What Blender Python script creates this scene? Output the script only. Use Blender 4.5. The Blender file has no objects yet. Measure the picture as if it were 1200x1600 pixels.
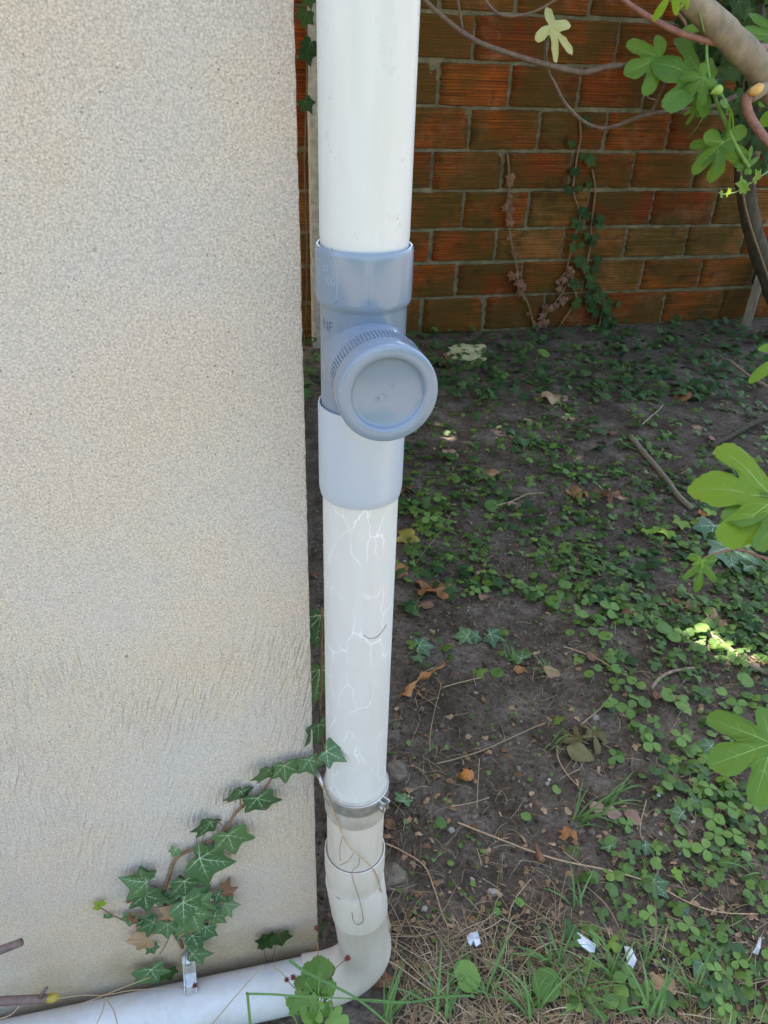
import bpy, math, random
import numpy as np
from mathutils import Vector, Matrix, noise, Euler

random.seed(11); np.random.seed(11)
S = bpy.context.scene
COL = S.collection
R = math.radians
PI = math.pi

# ------------------------------------------------------------------ camera, light, exposure
CAM = Vector((-0.1131, -0.9262, 1.705))
MR = ((0.974, -0.0907, 0.2076), (-0.2246, -0.5061, 0.8327), (0.0295, -0.8577, -0.5133))   # right, down, forward in columns
cam = bpy.data.cameras.new('camera'); cam.sensor_fit = 'VERTICAL'; cam.sensor_height = 36; cam.lens = 27
cam.clip_start = 0.02; cam.clip_end = 2000
cam.dof.use_dof = True; cam.dof.focus_distance = 1.05; cam.dof.aperture_fstop = 20
co = bpy.data.objects.new('camera', cam); COL.objects.link(co); S.camera = co
mw = Matrix([[MR[i][0], -MR[i][1], -MR[i][2], CAM[i]] for i in range(3)] + [[0, 0, 0, 1]])
co.matrix_world = Matrix.LocRotScale(CAM, mw.to_3x3().to_quaternion(), None)

SUN = Vector((-.22, .50, .84)).normalized()
world = bpy.data.worlds.new('World'); S.world = world; world.use_nodes = True
wn = world.node_tree
sky = wn.nodes.new('ShaderNodeTexSky'); sky.sky_type = 'NISHITA'; sky.sun_disc = False
sky.sun_elevation = math.asin(SUN.z); sky.sun_rotation = math.atan2(SUN.x, SUN.y)
sky.air_density = 1.0; sky.dust_density = 3.5; sky.ozone_density = 0.5
bg = wn.nodes['Background']; bg.inputs[1].default_value = 0.14
wn.links.new(sky.outputs[0], bg.inputs[0])
sl = bpy.data.lights.new('sun', 'SUN'); sl.energy = 4.5; sl.angle = R(.53); sl.color = (1, .95, .87)
so = bpy.data.objects.new('sun', sl); COL.objects.link(so)
so.rotation_euler = SUN.to_track_quat('Z', 'Y').to_euler(); so.location = SUN * 20
S.view_settings.view_transform = 'Standard'; S.view_settings.look = 'None'
S.view_settings.gamma = 1; S.view_settings.use_curve_mapping = False
S.view_settings.exposure = 2.58

# ------------------------------------------------------------------ survey: from a sight line to the place it meets
def ray(px, py):
    a, b = (px - 600) / 1200, (py - 800) / 1200
    return Vector([MR[i][0] * a + MR[i][1] * b + MR[i][2] for i in range(3)])
def hgt(x, y):
    """height of the soil"""
    h = .020 * noise.noise((x * 1.3, y * 1.3, 3.1)) + .012 * noise.noise((x * 4, y * 4, 7.7)) + .006 * noise.noise((x * 13, y * 13, 1.2))
    k = min(1, max(0, (x + .02) * 3.0)) * .8 + .2
    return h * k - .004
def ground_at(px, py, up=0.):
    v = ray(px, py); z = 0
    for _ in range(4):
        t = (z + up - CAM.z) / v.z; p = CAM + v * t; z = hgt(p.x, p.y)
    return p
def plane_y(px, py, y):
    v = ray(px, py); return CAM + v * ((y - CAM.y) / v.y)
def depth_at(px, py, d): return CAM + ray(px, py) * d
def px_m(p):   # metres per photo pixel at p
    fw = Vector((MR[0][2], MR[1][2], MR[2][2])); return (p - CAM).dot(fw) / 1200

# ------------------------------------------------------------------ materials
class NT:
    def __init__(s, name):
        s.m = bpy.data.materials.new(name); s.m.use_nodes = True; s.t = s.m.node_tree
        s.b = s.t.nodes['Principled BSDF']; s.out = s.t.nodes['Material Output']
    def n(s, kind, **kw):
        nd = s.t.nodes.new('ShaderNode' + kind)
        for k, v in kw.items(): setattr(nd, k, v)
        return nd
    def l(s, a, b): s.t.links.new(a, b)
    def coord(s, scale=None, out='Object'):
        c = s.n('TexCoord').outputs[out]
        if scale is not None:
            mp = s.n('Mapping'); mp.inputs['Scale'].default_value = scale; s.l(c, mp.inputs[0]); c = mp.outputs[0]
        return c
    def noise(s, co, scale, detail=6, rough=.6, dist=0.):
        nd = s.n('TexNoise'); nd.inputs['Scale'].default_value = scale; nd.inputs['Detail'].default_value = detail
        nd.inputs['Roughness'].default_value = rough; nd.inputs['Distortion'].default_value = dist
        s.l(co, nd.inputs['Vector']); return nd.outputs[0]
    def ramp(s, fac, stops):
        r = s.n('ValToRGB'); e = r.color_ramp.elements
        while len(e) < len(stops): e.new(.5)
        for el, (p, c) in zip(e, stops):
            el.position = p; el.color = (c, c, c, 1) if not isinstance(c, tuple) else (*c, 1)
        s.l(fac, r.inputs[0]); return r.outputs[0]
    def mix(s, fac, a, b, mode='MIX'):
        m = s.n('Mix', data_type='RGBA', blend_type=mode)
        for sock, v in ((m.inputs[0], fac), (m.inputs[6], a), (m.inputs[7], b)):
            if isinstance(v, (int, float)): sock.default_value = v
            elif isinstance(v, tuple): sock.default_value = (*v, 1)
            else: s.l(v, sock)
        return m.outputs[2]
    def math(s, op, a, b=None, c=None):
        m = s.n('Math', operation=op)
        for i, v in enumerate((a, b, c)):
            if v is None: continue
            if isinstance(v, (int, float)): m.inputs[i].default_value = v
            else: s.l(v, m.inputs[i])
        return m.outputs[0]
    def bump(s, h, strength=.5, dist=.002, prev=None):
        b = s.n('Bump'); b.inputs['Strength'].default_value = strength; b.inputs['Distance'].default_value = dist
        s.l(h, b.inputs['Height'])
        if prev is not None: s.l(prev, b.inputs['Normal'])
        return b.outputs[0]
    def set(s, color=None, rough=None, normal=None, spec=None):
        for nm, v in (('Base Color', color), ('Roughness', rough), ('Normal', normal), ('Specular IOR Level', spec)):
            if v is None: continue
            i = s.b.inputs[nm]
            if isinstance(v, (int, float)): i.default_value = v
            elif isinstance(v, tuple): i.default_value = (*v, 1)
            else: s.l(v, i)
        return s.m

def mat_stucco():
    t = NT('stucco'); c = t.coord()
    big = t.noise(c, 1.6, 4); mid = t.noise(c, 14, 5); fine = t.noise(c, 380, 2, .8)
    base = t.ramp(big, [(.3, (.77, .605, .435)), (.5, (.74, .615, .48)), (.7, (.80, .635, .485))])
    base = t.mix(t.ramp(mid, [(.35, 0.), (.7, .3)]), base, (.74, .64, .54))
    grain = t.ramp(fine, [(.34, .68), (.47, 1.0), (.62, 1.22)])
    base = t.mix(1., base, grain, 'MULTIPLY')
    sp = t.n('TexVoronoi'); sp.inputs['Scale'].default_value = 90; t.l(c, sp.inputs['Vector'])
    spot = t.ramp(sp.outputs['Distance'], [(.08, 1.), (.15, 0.)])
    rare = t.ramp(sp.outputs['Color'], [(.80, 0.), (.83, 1.)])
    base = t.mix(t.math('MULTIPLY', t.math('MULTIPLY', spot, rare), .75), base, (.20, .14, .10))
    o2 = t.n('TexVoronoi'); o2.inputs['Scale'].default_value = 16; t.l(c, o2.inputs['Vector'])
    rust = t.math('MULTIPLY', t.ramp(o2.outputs['Distance'], [(.02, 1.), (.055, 0.)]), t.ramp(o2.outputs['Color'], [(.62, 0.), (.66, .8)]))
    base = t.mix(rust, base, (.38, .16, .05))
    # rising damp and moss near the ground; warm tint offsets the bluish light there
    z = t.n('SeparateXYZ'); t.l(c, z.inputs[0])
    damp_warm = t.math('ADD', z.outputs[2], t.math('MULTIPLY', t.noise(c, 7, 5), -.22))
    base = t.mix(t.ramp(damp_warm, [(.0, .7), (.085, 0.)]), base, (.17, .165, .085))
    base = t.mix(t.ramp(damp_warm, [(.08, .40), (.50, 0.)]), base, (.72, .50, .30))
    wash = t.noise(c, 3.1, 4)
    base = t.mix(t.ramp(wash, [(.45, 0.), (.72, .6)]), base, (.66, .64, .62))
    # grains, and float strokes combed in the lower half
    v = t.n('TexVoronoi'); v.inputs['Scale'].default_value = 330; t.l(c, v.inputs['Vector'])
    g2 = t.noise(c, 260, 5, .85)
    base = t.mix(1., base, t.ramp(v.outputs['Distance'], [(.05, 1.08), (.4, 1.02), (.7, .86)]), 'MULTIPLY')
    h = t.math('ADD', t.math('MULTIPLY', v.outputs['Distance'], -.45), t.math('MULTIPLY', g2, 1.7))
    cw = t.coord((1, 1, .11)); wv = t.noise(cw, 150, 2, .45, .5)
    wv2 = t.n('Mapping'); wv2.inputs['Rotation'].default_value = (0, R(-15), 0); t.l(c, wv2.inputs[0])
    sc2 = t.n('Mapping'); sc2.inputs['Scale'].default_value = (1, 1, .12); t.l(wv2.outputs[0], sc2.inputs[0])
    wv3 = t.noise(sc2.outputs[0], 150, 2, .45, .5)
    comb = t.mix(t.ramp(t.noise(c, 2.7, 2), [(.42, 0.), (.58, 1.)]), wv, wv3); comb = t.ramp(comb, [(.40, 0.), (.62, 1.)])
    zone = t.math('MULTIPLY', t.ramp(z.outputs[2], [(.30, .0), (.55, 1.), (.92, 1.), (1., 0.)]), t.ramp(t.noise(c, 4, 3), [(.38, .15), (.58, 1.)]))
    h = t.math('ADD', h, t.math('MULTIPLY', t.math('MULTIPLY', comb, zone), 2.1))
    cl = t.math('MULTIPLY', t.math('MULTIPLY', comb, .18), zone); base = t.mix(cl, base, (.80, .77, .72))
    h = t.math('ADD', h, t.math('MULTIPLY', t.noise(c, 40, 3), .18))
    return t.set(base, .95, t.bump(h, 1., .0022), .15)

def mat_pvc(name, col, rough=.35, dirt=.25, trails=False, streak=True, grime=0.):
    t = NT(name); c = t.coord(out='Object')
    base = t.mix(t.ramp(t.noise(t.coord((1, 1, .25)), 16, 6, .65), [(.35, 0.), (.72, dirt)]), col, tuple(x * f for x, f in zip(col, (.80, .76, .66))))
    sp = t.n('TexVoronoi'); sp.inputs['Scale'].default_value = 75; t.l(c, sp.inputs['Vector'])
    dot = t.math('MULTIPLY', t.ramp(sp.outputs['Distance'], [(.05, 1.), (.11, 0.)]), t.ramp(sp.outputs['Color'], [(.78, 0.), (.8, .55)]))
    if streak: base = t.mix(dot, base, (.12, .10, .08))
    if grime:
        gr = t.noise(t.coord((1, 1, .12)), 34, 5, .7); g2 = t.noise(c, 7, 4)
        base = t.mix(t.math('MULTIPLY', t.ramp(gr, [(.48, 0.), (.72, grime)]), t.ramp(g2, [(.35, .2), (.65, 1.)])), base, (.36, .34, .28))
        scr = t.n('Mapping'); scr.inputs['Rotation'].default_value = (R(20), R(48), R(10)); scr.inputs['Scale'].default_value = (4, 4, 90); t.l(c, scr.inputs[0])
        base = t.mix(t.math('MULTIPLY', t.ramp(t.noise(scr.outputs[0], 5, 2), [(.74, 0.), (.77, .5)]), t.ramp(t.noise(c, 15, 2), [(.55, 0.), (.62, 1.)])), base, (.40, .38, .33))
    if trails:
        w = t.n('TexNoise'); w.inputs['Scale'].default_value = 22; w.inputs['Detail'].default_value = 3; t.l(c, w.inputs['Vector'])
        off = t.n('Vector' + 'Math', operation='MULTIPLY_ADD'); t.l(w.outputs['Color'], off.inputs[0]); off.inputs[1].default_value = (.03, .03, .05); t.l(c, off.inputs[2])
        mp = t.n('Mapping'); mp.inputs['Scale'].default_value = (1, 1, .33); t.l(off.outputs[0], mp.inputs[0])
        vo = t.n('TexVoronoi', feature='DISTANCE_TO_EDGE'); vo.inputs['Scale'].default_value = 34; t.l(mp.outputs[0], vo.inputs['Vector'])
        ln = t.ramp(vo.outputs['Distance'], [(.004, 1.), (.030, 0.)])
        msk = t.ramp(t.noise(c, 12, 2), [(.40, 0.), (.54, 1.)])
        base = t.mix(t.ramp(t.noise(c, 9, 5), [(.3, .5), (.7, .0)]), base, (.54, .50, .45))
        base = t.mix(t.math('MULTIPLY', t.math('MULTIPLY', ln, msk), .62), base, (.80, .80, .79))
    r = t.ramp(t.noise(c, 30, 4), [(.3, rough - .05), (.7, rough + .12)])
    if not streak: return t.set(base, rough, None, .55)
    return t.set(base, r, t.bump(t.noise(c, 9, 2), .08, .003), .5)

def mat_leaf(name, cols, vein=None, rough=.45, trans=.35, island=False, spec=.4, obj=True):
    """cols: three tones picked by the leaf (object or mesh island)"""
    t = NT(name)
    rnd = t.n('NewGeometry').outputs['Random Per Island'] if island else t.n('ObjectInfo').outputs['Random']
    base = t.ramp(rnd, [(.0, cols[0]), (.5, cols[1]), (1., cols[2])])
    c = t.coord()
    base = t.mix(t.ramp(t.noise(c, 60, 4), [(.3, 0.), (.75, .5)]), base, tuple(x * .62 for x in cols[0]))
    nrm = t.bump(t.noise(c, 150, 3), .35, .002)
    t.set(base, rough, nrm, spec)
    tr = t.n('BsdfTranslucent'); t.l(t.mix(.5, base, (.30, .42, .03), 'MIX') if trans > .2 else base, tr.inputs[0])
    mx = t.n('MixShader'); mx.inputs[0].default_value = trans
    t.l(t.b.outputs[0], mx.inputs[1]); t.l(tr.outputs[0], mx.inputs[2]); t.l(mx.outputs[0], t.out.inputs[0])
    return t.m

def mat_simple(name, col, rough=.7, var=.35, scale=40, bump=.3, dist=.002, stretch=None, spec=.3, metal=0.):
    t = NT(name); c = t.coord(stretch) if stretch else t.coord()
    n = t.noise(c, scale, 6, .65)
    a = tuple(x * (1 - var) for x in col); b = tuple(min(1, x * (1 + var)) for x in col)
    t.b.inputs['Metallic'].default_value = metal
    return t.set(t.ramp(n, [(.3, a), (.5, col), (.7, b)]), rough, t.bump(n, bump, dist), spec)

def mat_brick():
    t = NT('hollow clay brick'); c = t.coord(); info = t.n('ObjectInfo')
    pos = t.n('VectorMath', operation='ADD'); t.l(c, pos.inputs[0]); t.l(info.outputs['Location'], pos.inputs[1]); w = pos.outputs[0]
    base = t.ramp(info.outputs['Random'], [(0., (.22, .042, .005)), (.2, (.33, .078, .009)), (.4, (.17, .033, .005)), (.6, (.29, .064, .008)), (.8, (.22, .082, .014)), (1., (.30, .125, .030))])
    st = t.n('Mapping'); st.inputs['Scale'].default_value = (1.3, 1, 52); t.l(w, st.inputs[0])
    lines = t.noise(st.outputs[0], 2.2, 5, .7)
    base = t.mix(t.ramp(lines, [(.38, .80), (.53, 0.)]), base, (.055, .014, .004))
    base = t.mix(t.ramp(lines, [(.56, 0.), (.76, .5)]), base, (.40, .15, .040))
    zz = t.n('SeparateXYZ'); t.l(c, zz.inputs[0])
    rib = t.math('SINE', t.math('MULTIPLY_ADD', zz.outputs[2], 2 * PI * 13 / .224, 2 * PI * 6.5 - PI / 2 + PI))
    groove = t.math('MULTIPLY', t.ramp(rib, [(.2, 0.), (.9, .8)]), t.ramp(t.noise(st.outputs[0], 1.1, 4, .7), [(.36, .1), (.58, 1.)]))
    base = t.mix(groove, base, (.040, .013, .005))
    pale = t.noise(w, 4.2, 7, .7); base = t.mix(t.ramp(pale, [(.52, 0.), (.72, .55)]), base, (.30, .155, .065))
    moss = t.noise(w, 2.6, 6, .65); m2 = t.noise(st.outputs[0], 4, 4)
    fac = t.math('MULTIPLY', t.ramp(moss, [(.40, 0.), (.56, .92)]), t.ramp(m2, [(.3, .45), (.6, 1.)]))
    base = t.mix(fac, base, (.060, .045, .008))
    dk = t.noise(w, 6, 5); base = t.mix(t.ramp(dk, [(.58, 0.), (.72, .65)]), base, (.03, .016, .006))
    return t.set(base, .9, t.bump(t.math('ADD', t.noise(w, 120, 4), t.math('MULTIPLY', lines, 1.2)), .6, .003), .15)

def mat_soil():
    t = NT('soil'); c = t.coord()
    a = t.noise(c, 5, 8, .7); b = t.noise(c, 60, 6, .7)
    base = t.ramp(a, [(.3, (.052, .036, .022)), (.5, (.122, .093, .066)), (.7, (.235, .188, .142))])
    base = t.mix(.75, base, t.ramp(b, [(.30, .30), (.5, .92), (.70, 1.5)]), 'MULTIPLY')
    # unseen ground in front of the house, made pale and warm to bounce light
    z = t.n('SeparateXYZ'); t.l(c, z.inputs[0])
    bounce_ground = t.ramp(t.math('ADD', t.math('MULTIPLY', z.outputs[1], -1.), t.math('MULTIPLY', a, .5)), [(.62, 0.), (.80, 1.)])
    base = t.mix(bounce_ground, base, t.ramp(b, [(.3, (.18, .145, .085)), (.7, (.30, .245, .15))]))
    vo = t.n('TexVoronoi'); vo.inputs['Scale'].default_value = 95; t.l(c, vo.inputs['Vector'])
    h = t.math('ADD', t.math('MULTIPLY', vo.outputs['Distance'], -.5), t.noise(c, 45, 8, .75))
    return t.set(base, 1., t.bump(h, 1., .012), .1)

M = {}
M['stucco'] = mat_stucco()
M['white_pvc'] = mat_pvc('white pvc', (.61, .615, .60), .30, .35, grime=.16)
M['old_pvc'] = mat_pvc('old white pvc', (.61, .60, .58), .42, .45, trails=True, grime=.2)
M['ground_pvc'] = mat_pvc('dusty white pvc', (.58, .57, .55), .40, .6, grime=.45)
M['low_pvc'] = mat_pvc('weathered white pvc', (.60, .535, .455), .42, .7, grime=.45)
M['grey_pvc'] = mat_pvc('blue grey pvc', (.178, .219, .270), .16, .0, streak=False)
M['sleeve_pvc'] = mat_pvc('pale grey pvc', (.40, .43, .475), .28, .0, streak=False)
M['grey_mark'] = mat_pvc('lightened moulded mark', (.24, .30, .37), .3, 0., streak=False)  # plain emboss; its lit look is put into a paler colour
M['ink'] = mat_simple('dark ink', (.06, .08, .12), .6, .2)
M['metal'] = mat_simple('dull zinc', (.46, .45, .42), .42, .25, 60, .2, .001, metal=.8)
M['mastic'] = mat_simple('old grey seal', (.40, .355, .29), .55, .2, 50, .2)
M['soil'] = mat_soil()
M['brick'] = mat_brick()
t = NT('mossy mortar'); c = t.coord(); nz = t.noise(c, 9, 7, .7); n2 = t.noise(c, 70, 5, .7)
M['mortar'] = t.set(t.mix(t.ramp(n2, [(.3, 0.), (.8, .6)]), t.ramp(nz, [(.3, (.06, .052, .022)), (.5, (.13, .11, .052)), (.7, (.26, .22, .125))]), (.28, .235, .15)), .95, t.bump(n2, 1., .006), .1)
M['post'] = mat_simple('weathered concrete', (.27, .25, .19), .95, .35, 25, .6, .004)
M['wood'] = mat_simple('grey wood', (.22, .18, .12), .9, .4, 20, .6, .003, (6, 6, .6))
M['bark_dark'] = mat_simple('dark mossy bark', (.075, .058, .036), .95, .5, 26, .9, .006, (1, 1, .35))
M['bark'] = mat_simple('fig bark', (.24, .185, .12), .85, .35, 22, .6, .004, (1, 1, .5))
M['twig_red'] = mat_simple('reddish twig', (.24, .11, .075), .6, .3, 60, .3)
M['twig_dark'] = mat_simple('dark twig', (.13, .085, .055), .6, .4, 60, .3)
M['wound'] = mat_simple('cut wood', (.60, .33, .10), .7, .3, 30, .4)
M['stick'] = mat_simple('dry stick', (.26, .185, .12), .85, .4, 50, .5)
M['root'] = mat_simple('tan root', (.42, .28, .15), .75, .3, 60, .4)
M['straw'] = mat_leaf('straw', [(.46, .33, .18), (.22, .14, .075), (.66, .52, .33)], island=True, rough=.8, trans=.1, spec=.2)
M['straw_obj'] = mat_leaf('straw stem', [(.50, .37, .21), (.42, .30, .17), (.58, .45, .27)], rough=.8, trans=.1, spec=.2)
M['crumb'] = mat_leaf('soil crumb', [(.055, .038, .023), (.115, .084, .055), (.24, .185, .135)], island=True, rough=1., trans=.0, spec=.1)
M['pebble'] = mat_leaf('pebble', [(.42, .38, .30), (.26, .22, .17), (.60, .56, .48)], island=True, rough=.8, trans=.0, spec=.2)
M['rock'] = mat_simple('grey stone', (.15, .115, .08), .9, .35, 30, .8, .004)
M['ivy'] = mat_leaf('ivy leaf', [(.050, .115, .040), (.080, .160, .052), (.115, .205, .066)], rough=.40, trans=.14)
M['ivy_vein'] = mat_simple('ivy vein', (.36, .46, .27), .5, .15, 60, 0.)
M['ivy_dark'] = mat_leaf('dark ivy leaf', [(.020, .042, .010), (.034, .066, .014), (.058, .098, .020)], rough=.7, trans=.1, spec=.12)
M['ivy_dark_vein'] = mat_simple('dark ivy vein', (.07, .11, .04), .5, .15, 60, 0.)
M['fig'] = mat_leaf('fig leaf', [(.095, .21, .020), (.125, .255, .026), (.14, .28, .030)], rough=.55, trans=.42)
M['fig_vein'] = mat_simple('fig vein', (.25, .40, .09), .5, .15, 60, 0.)
M['fig_lime'] = mat_leaf('lime fig leaf', [(.22, .37, .015), (.26, .42, .02), (.28, .44, .025)], rough=.5, trans=.55)
M['fig_yellow'] = mat_leaf('yellowed fig leaf', [(.55, .55, .20), (.60, .58, .25), (.58, .55, .22)], rough=.55, trans=.35)
M['canopy'] = mat_leaf('canopy leaf', [(.030, .07, .012), (.045, .10, .016), (.06, .12, .02)], rough=.5, trans=.22, island=True)
M['weed'] = mat_leaf('weed leaf', [(.085, .175, .026), (.14, .255, .040), (.21, .34, .058)], rough=.5, trans=.28)
M['weed_vein'] = mat_simple('weed vein', (.16, .27, .08), .5, .15, 60, 0.)
M['weed_mass'] = mat_leaf('weed mass', [(.040, .090, .016), (.095, .175, .028), (.19, .305, .046)], rough=.5, trans=.25, island=True)
M['ivy_mass'] = mat_leaf('ivy mass', [(.026, .060, .018), (.050, .100, .028), (.09, .15, .038)], rough=.65, trans=.12, island=True, spec=.15)
M['lime'] = mat_leaf('young lime leaf', [(.24, .38, .03), (.28, .42, .04), (.20, .36, .03)], rough=.45, trans=.4)
M['grass'] = mat_leaf('grass blade', [(.10, .21, .05), (.14, .27, .07), (.21, .34, .10)], rough=.45, trans=.3)
M['stem_green'] = mat_simple('green stem', (.16, .26, .05), .55, .25, 60, .1)
M['stem_brown'] = mat_simple('brown stem', (.20, .12, .06), .7, .3, 60, .3)
M['bur'] = mat_simple('red brown bur', (.13, .032, .018), .8, .4, 200, .5)
M['paper'] = mat_simple('white paper', (.62, .64, .66), .6, .14, 60, .1)
M['fruit'] = mat_simple('orange brown husk', (.42, .17, .045), .6, .4, 130, .5)
M['hole'] = mat_simple('dark hole', (.012, .009, .007), .9, .2)
M['green_fig'] = mat_simple('green fig', (.27, .38, .07), .5, .15, 60, .1)
def dry(name, col): return mat_leaf(name, [tuple(x * .8 for x in col), col, tuple(min(1, x * 1.15) for x in col)], rough=.65, trans=.18)
M['dry_orange'] = dry('orange brown dead leaf', (.40, .175, .055))
M['dry_brown'] = dry('brown dead leaf', (.24, .115, .055))
M['dry_tan'] = dry('tan dead leaf', (.44, .28, .14))
M['dry_pink'] = dry('pinkish dead leaf', (.40, .235, .165))
M['dry_yellow'] = dry('yellowing leaf', (.46, .36, .06))
M['dry_pale'] = dry('pale yellow leaf', (.60, .56, .28))
M['dry_olive'] = dry('olive dead leaf', (.17, .145, .05))
M['dry_vein'] = mat_simple('dead leaf vein', (.34, .20, .10), .7, .2)

# ------------------------------------------------------------------ mesh helpers
class MB:
    def __init__(s): s.v = []; s.f = []; s.mi = []
    def add(s, vs, fs, mi=0):
        o = len(s.v); s.v += [tuple(v) for v in vs]; s.f += [tuple(i + o for i in f) for f in fs]; s.mi += [mi] * len(fs)
    def tube(s, pts, rad, n=8, mi=0, cap=True):
        pts = [Vector(p) for p in pts]; m = len(pts)
        if not hasattr(rad, '__len__'): rad = [rad] * m
        tan = [(pts[min(i + 1, m - 1)] - pts[max(i - 1, 0)]).normalized() for i in range(m)]
        u = tan[0].orthogonal().normalized(); vs = []
        for i in range(m):
            u = (u - tan[i] * u.dot(tan[i])).normalized(); w = tan[i].cross(u)
            for k in range(n):
                a = 2 * PI * k / n; vs.append(pts[i] + (u * math.cos(a) + w * math.sin(a)) * rad[i])
        fs = [(i * n + k, i * n + (k + 1) % n, (i + 1) * n + (k + 1) % n, (i + 1) * n + k) for i in range(m - 1) for k in range(n)]
        if cap: fs += [tuple(range(n - 1, -1, -1)), tuple(range((m - 1) * n, m * n))]
        s.add(vs, fs, mi)
    def lathe(s, prof, n=64, mi=0, axis=None):
        """prof: (radius, z) pairs about Z, or about a Matrix axis"""
        vs = [Vector((r * math.cos(2 * PI * k / n), r * math.sin(2 * PI * k / n), z)) for r, z in prof for k in range(n)]
        if axis is not None: vs = [axis @ v for v in vs]
        m = len(prof)
        s.add(vs, [(i * n + k, i * n + (k + 1) % n, (i + 1) * n + (k + 1) % n, (i + 1) * n + k) for i in range(m - 1) for k in range(n)], mi)
    def box(s, lo, hi, mi=0):
        x0, y0, z0 = lo; x1, y1, z1 = hi
        vs = [(x0, y0, z0), (x1, y0, z0), (x1, y1, z0), (x0, y1, z0), (x0, y0, z1), (x1, y0, z1), (x1, y1, z1), (x0, y1, z1)]
        s.add(vs, [(0, 3, 2, 1), (4, 5, 6, 7), (0, 1, 5, 4), (1, 2, 6, 5), (2, 3, 7, 6), (3, 0, 4, 7)], mi)
    def mesh(s, name, mats, smooth=True):
        me = bpy.data.meshes.new(name); me.from_pydata(s.v, [], s.f)
        for m in mats: me.materials.append(m)
        if len(mats) > 1: me.polygons.foreach_set('material_index', s.mi)
        if smooth: me.polygons.foreach_set('use_smooth', [True] * len(s.f))
        me.update(); return me

def link(name, me, parent=None, mat=None, loc=None):
    o = bpy.data.objects.new(name, me); COL.objects.link(o)
    if mat is not None: o.matrix_local = mat
    if loc is not None: o.location = loc
    if parent is not None: o.parent = parent
    return o
def tag(o, label, cat, group=None, kind=None):
    if label: o['label'] = label
    if cat: o['category'] = cat
    if group: o['group'] = group
    if kind: o['kind'] = kind
    return o
def thing(name, label, cat, loc=(0, 0, 0), group=None, rot=None):
    o = bpy.data.objects.new(name, None); o.empty_display_size = .05; COL.objects.link(o); o.location = loc
    if rot: o.rotation_euler = rot
    return tag(o, label, cat, group)
def edge_split(o, ang=35):
    me = o.data
    me.set_sharp_from_angle(angle=R(ang))
def frame(pos, tip, nrm, size=1.):
    y = Vector(tip).normalized(); z = Vector(nrm); z = (z - y * z.dot(y)).normalized(); x = y.cross(z)
    m = Matrix((x, y, z)).transposed() * 1.0
    return Matrix.Translation(Vector(pos)) @ m.to_4x4() @ Matrix.Scale(size, 4)
def smooth_path(pts, sub=6):
    pts = [Vector(p) for p in pts]; out = []
    for i in range(len(pts) - 1):
        p0, p1, p2, p3 = pts[max(i - 1, 0)], pts[i], pts[i + 1], pts[min(i + 2, len(pts) - 1)]
        for k in range(sub):
            t = k / sub
            out.append(.5 * ((2 * p1) + (p2 - p0) * t + (2 * p0 - 5 * p1 + 4 * p2 - p3) * t * t + (3 * p1 - p0 - 3 * p2 + p3) * t ** 3))
    out.append(pts[-1]); return out

# ------------------------------------------------------------------ leaves
IVY = [(0, 1.0), (.11, .82), (.22, .63), (.32, .52), (.47, .52), (.68, .50), (.64, .36), (.54, .20), (.49, .10), (.53, -.02), (.55, -.16), (.42, -.22), (.25, -.24), (.09, -.17), (0.01, -.04)]
FIG = [(0, 1.0), (.10, .955), (.20, .86), (.265, .73), (.25, .60), (.205, .45), (.27, .465), (.42, .60), (.58, .70), (.71, .67), (.78, .55), (.76, .41), (.63, .26), (.45, .13), (.32, .06), (.42, .035), (.56, -.05), (.60, -.18), (.50, -.31), (.34, -.34), (.16, -.26), (.03, -.08)]
OVAL = [(0, 1.), (.14, .9), (.27, .72), (.35, .5), (.34, .28), (.24, .1), (.1, .0), (.02, -.03)]
FIG_SLIM = [(0, 1.0), (.08, .93), (.13, .8), (.13, .62), (.09, .42), (.09, .33), (.25, .48), (.42, .60), (.53, .60), (.52, .48), (.38, .28), (.22, .1), (.2, .04), (.36, .0), (.46, -.12), (.40, -.24), (.26, -.24), (.10, -.16), (.02, -.05)]
KIDNEY = [(r * math.sin(a), r * math.cos(a) + .42) for a, r in [(0, .56), (.3, .58), (.6, .59), (.9, .6), (1.2, .61), (1.5, .62), (1.8, .63), (2.1, .63), (2.4, .62), (2.7, .60), (2.95, .52)]] + [(.03, .04)]

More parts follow.
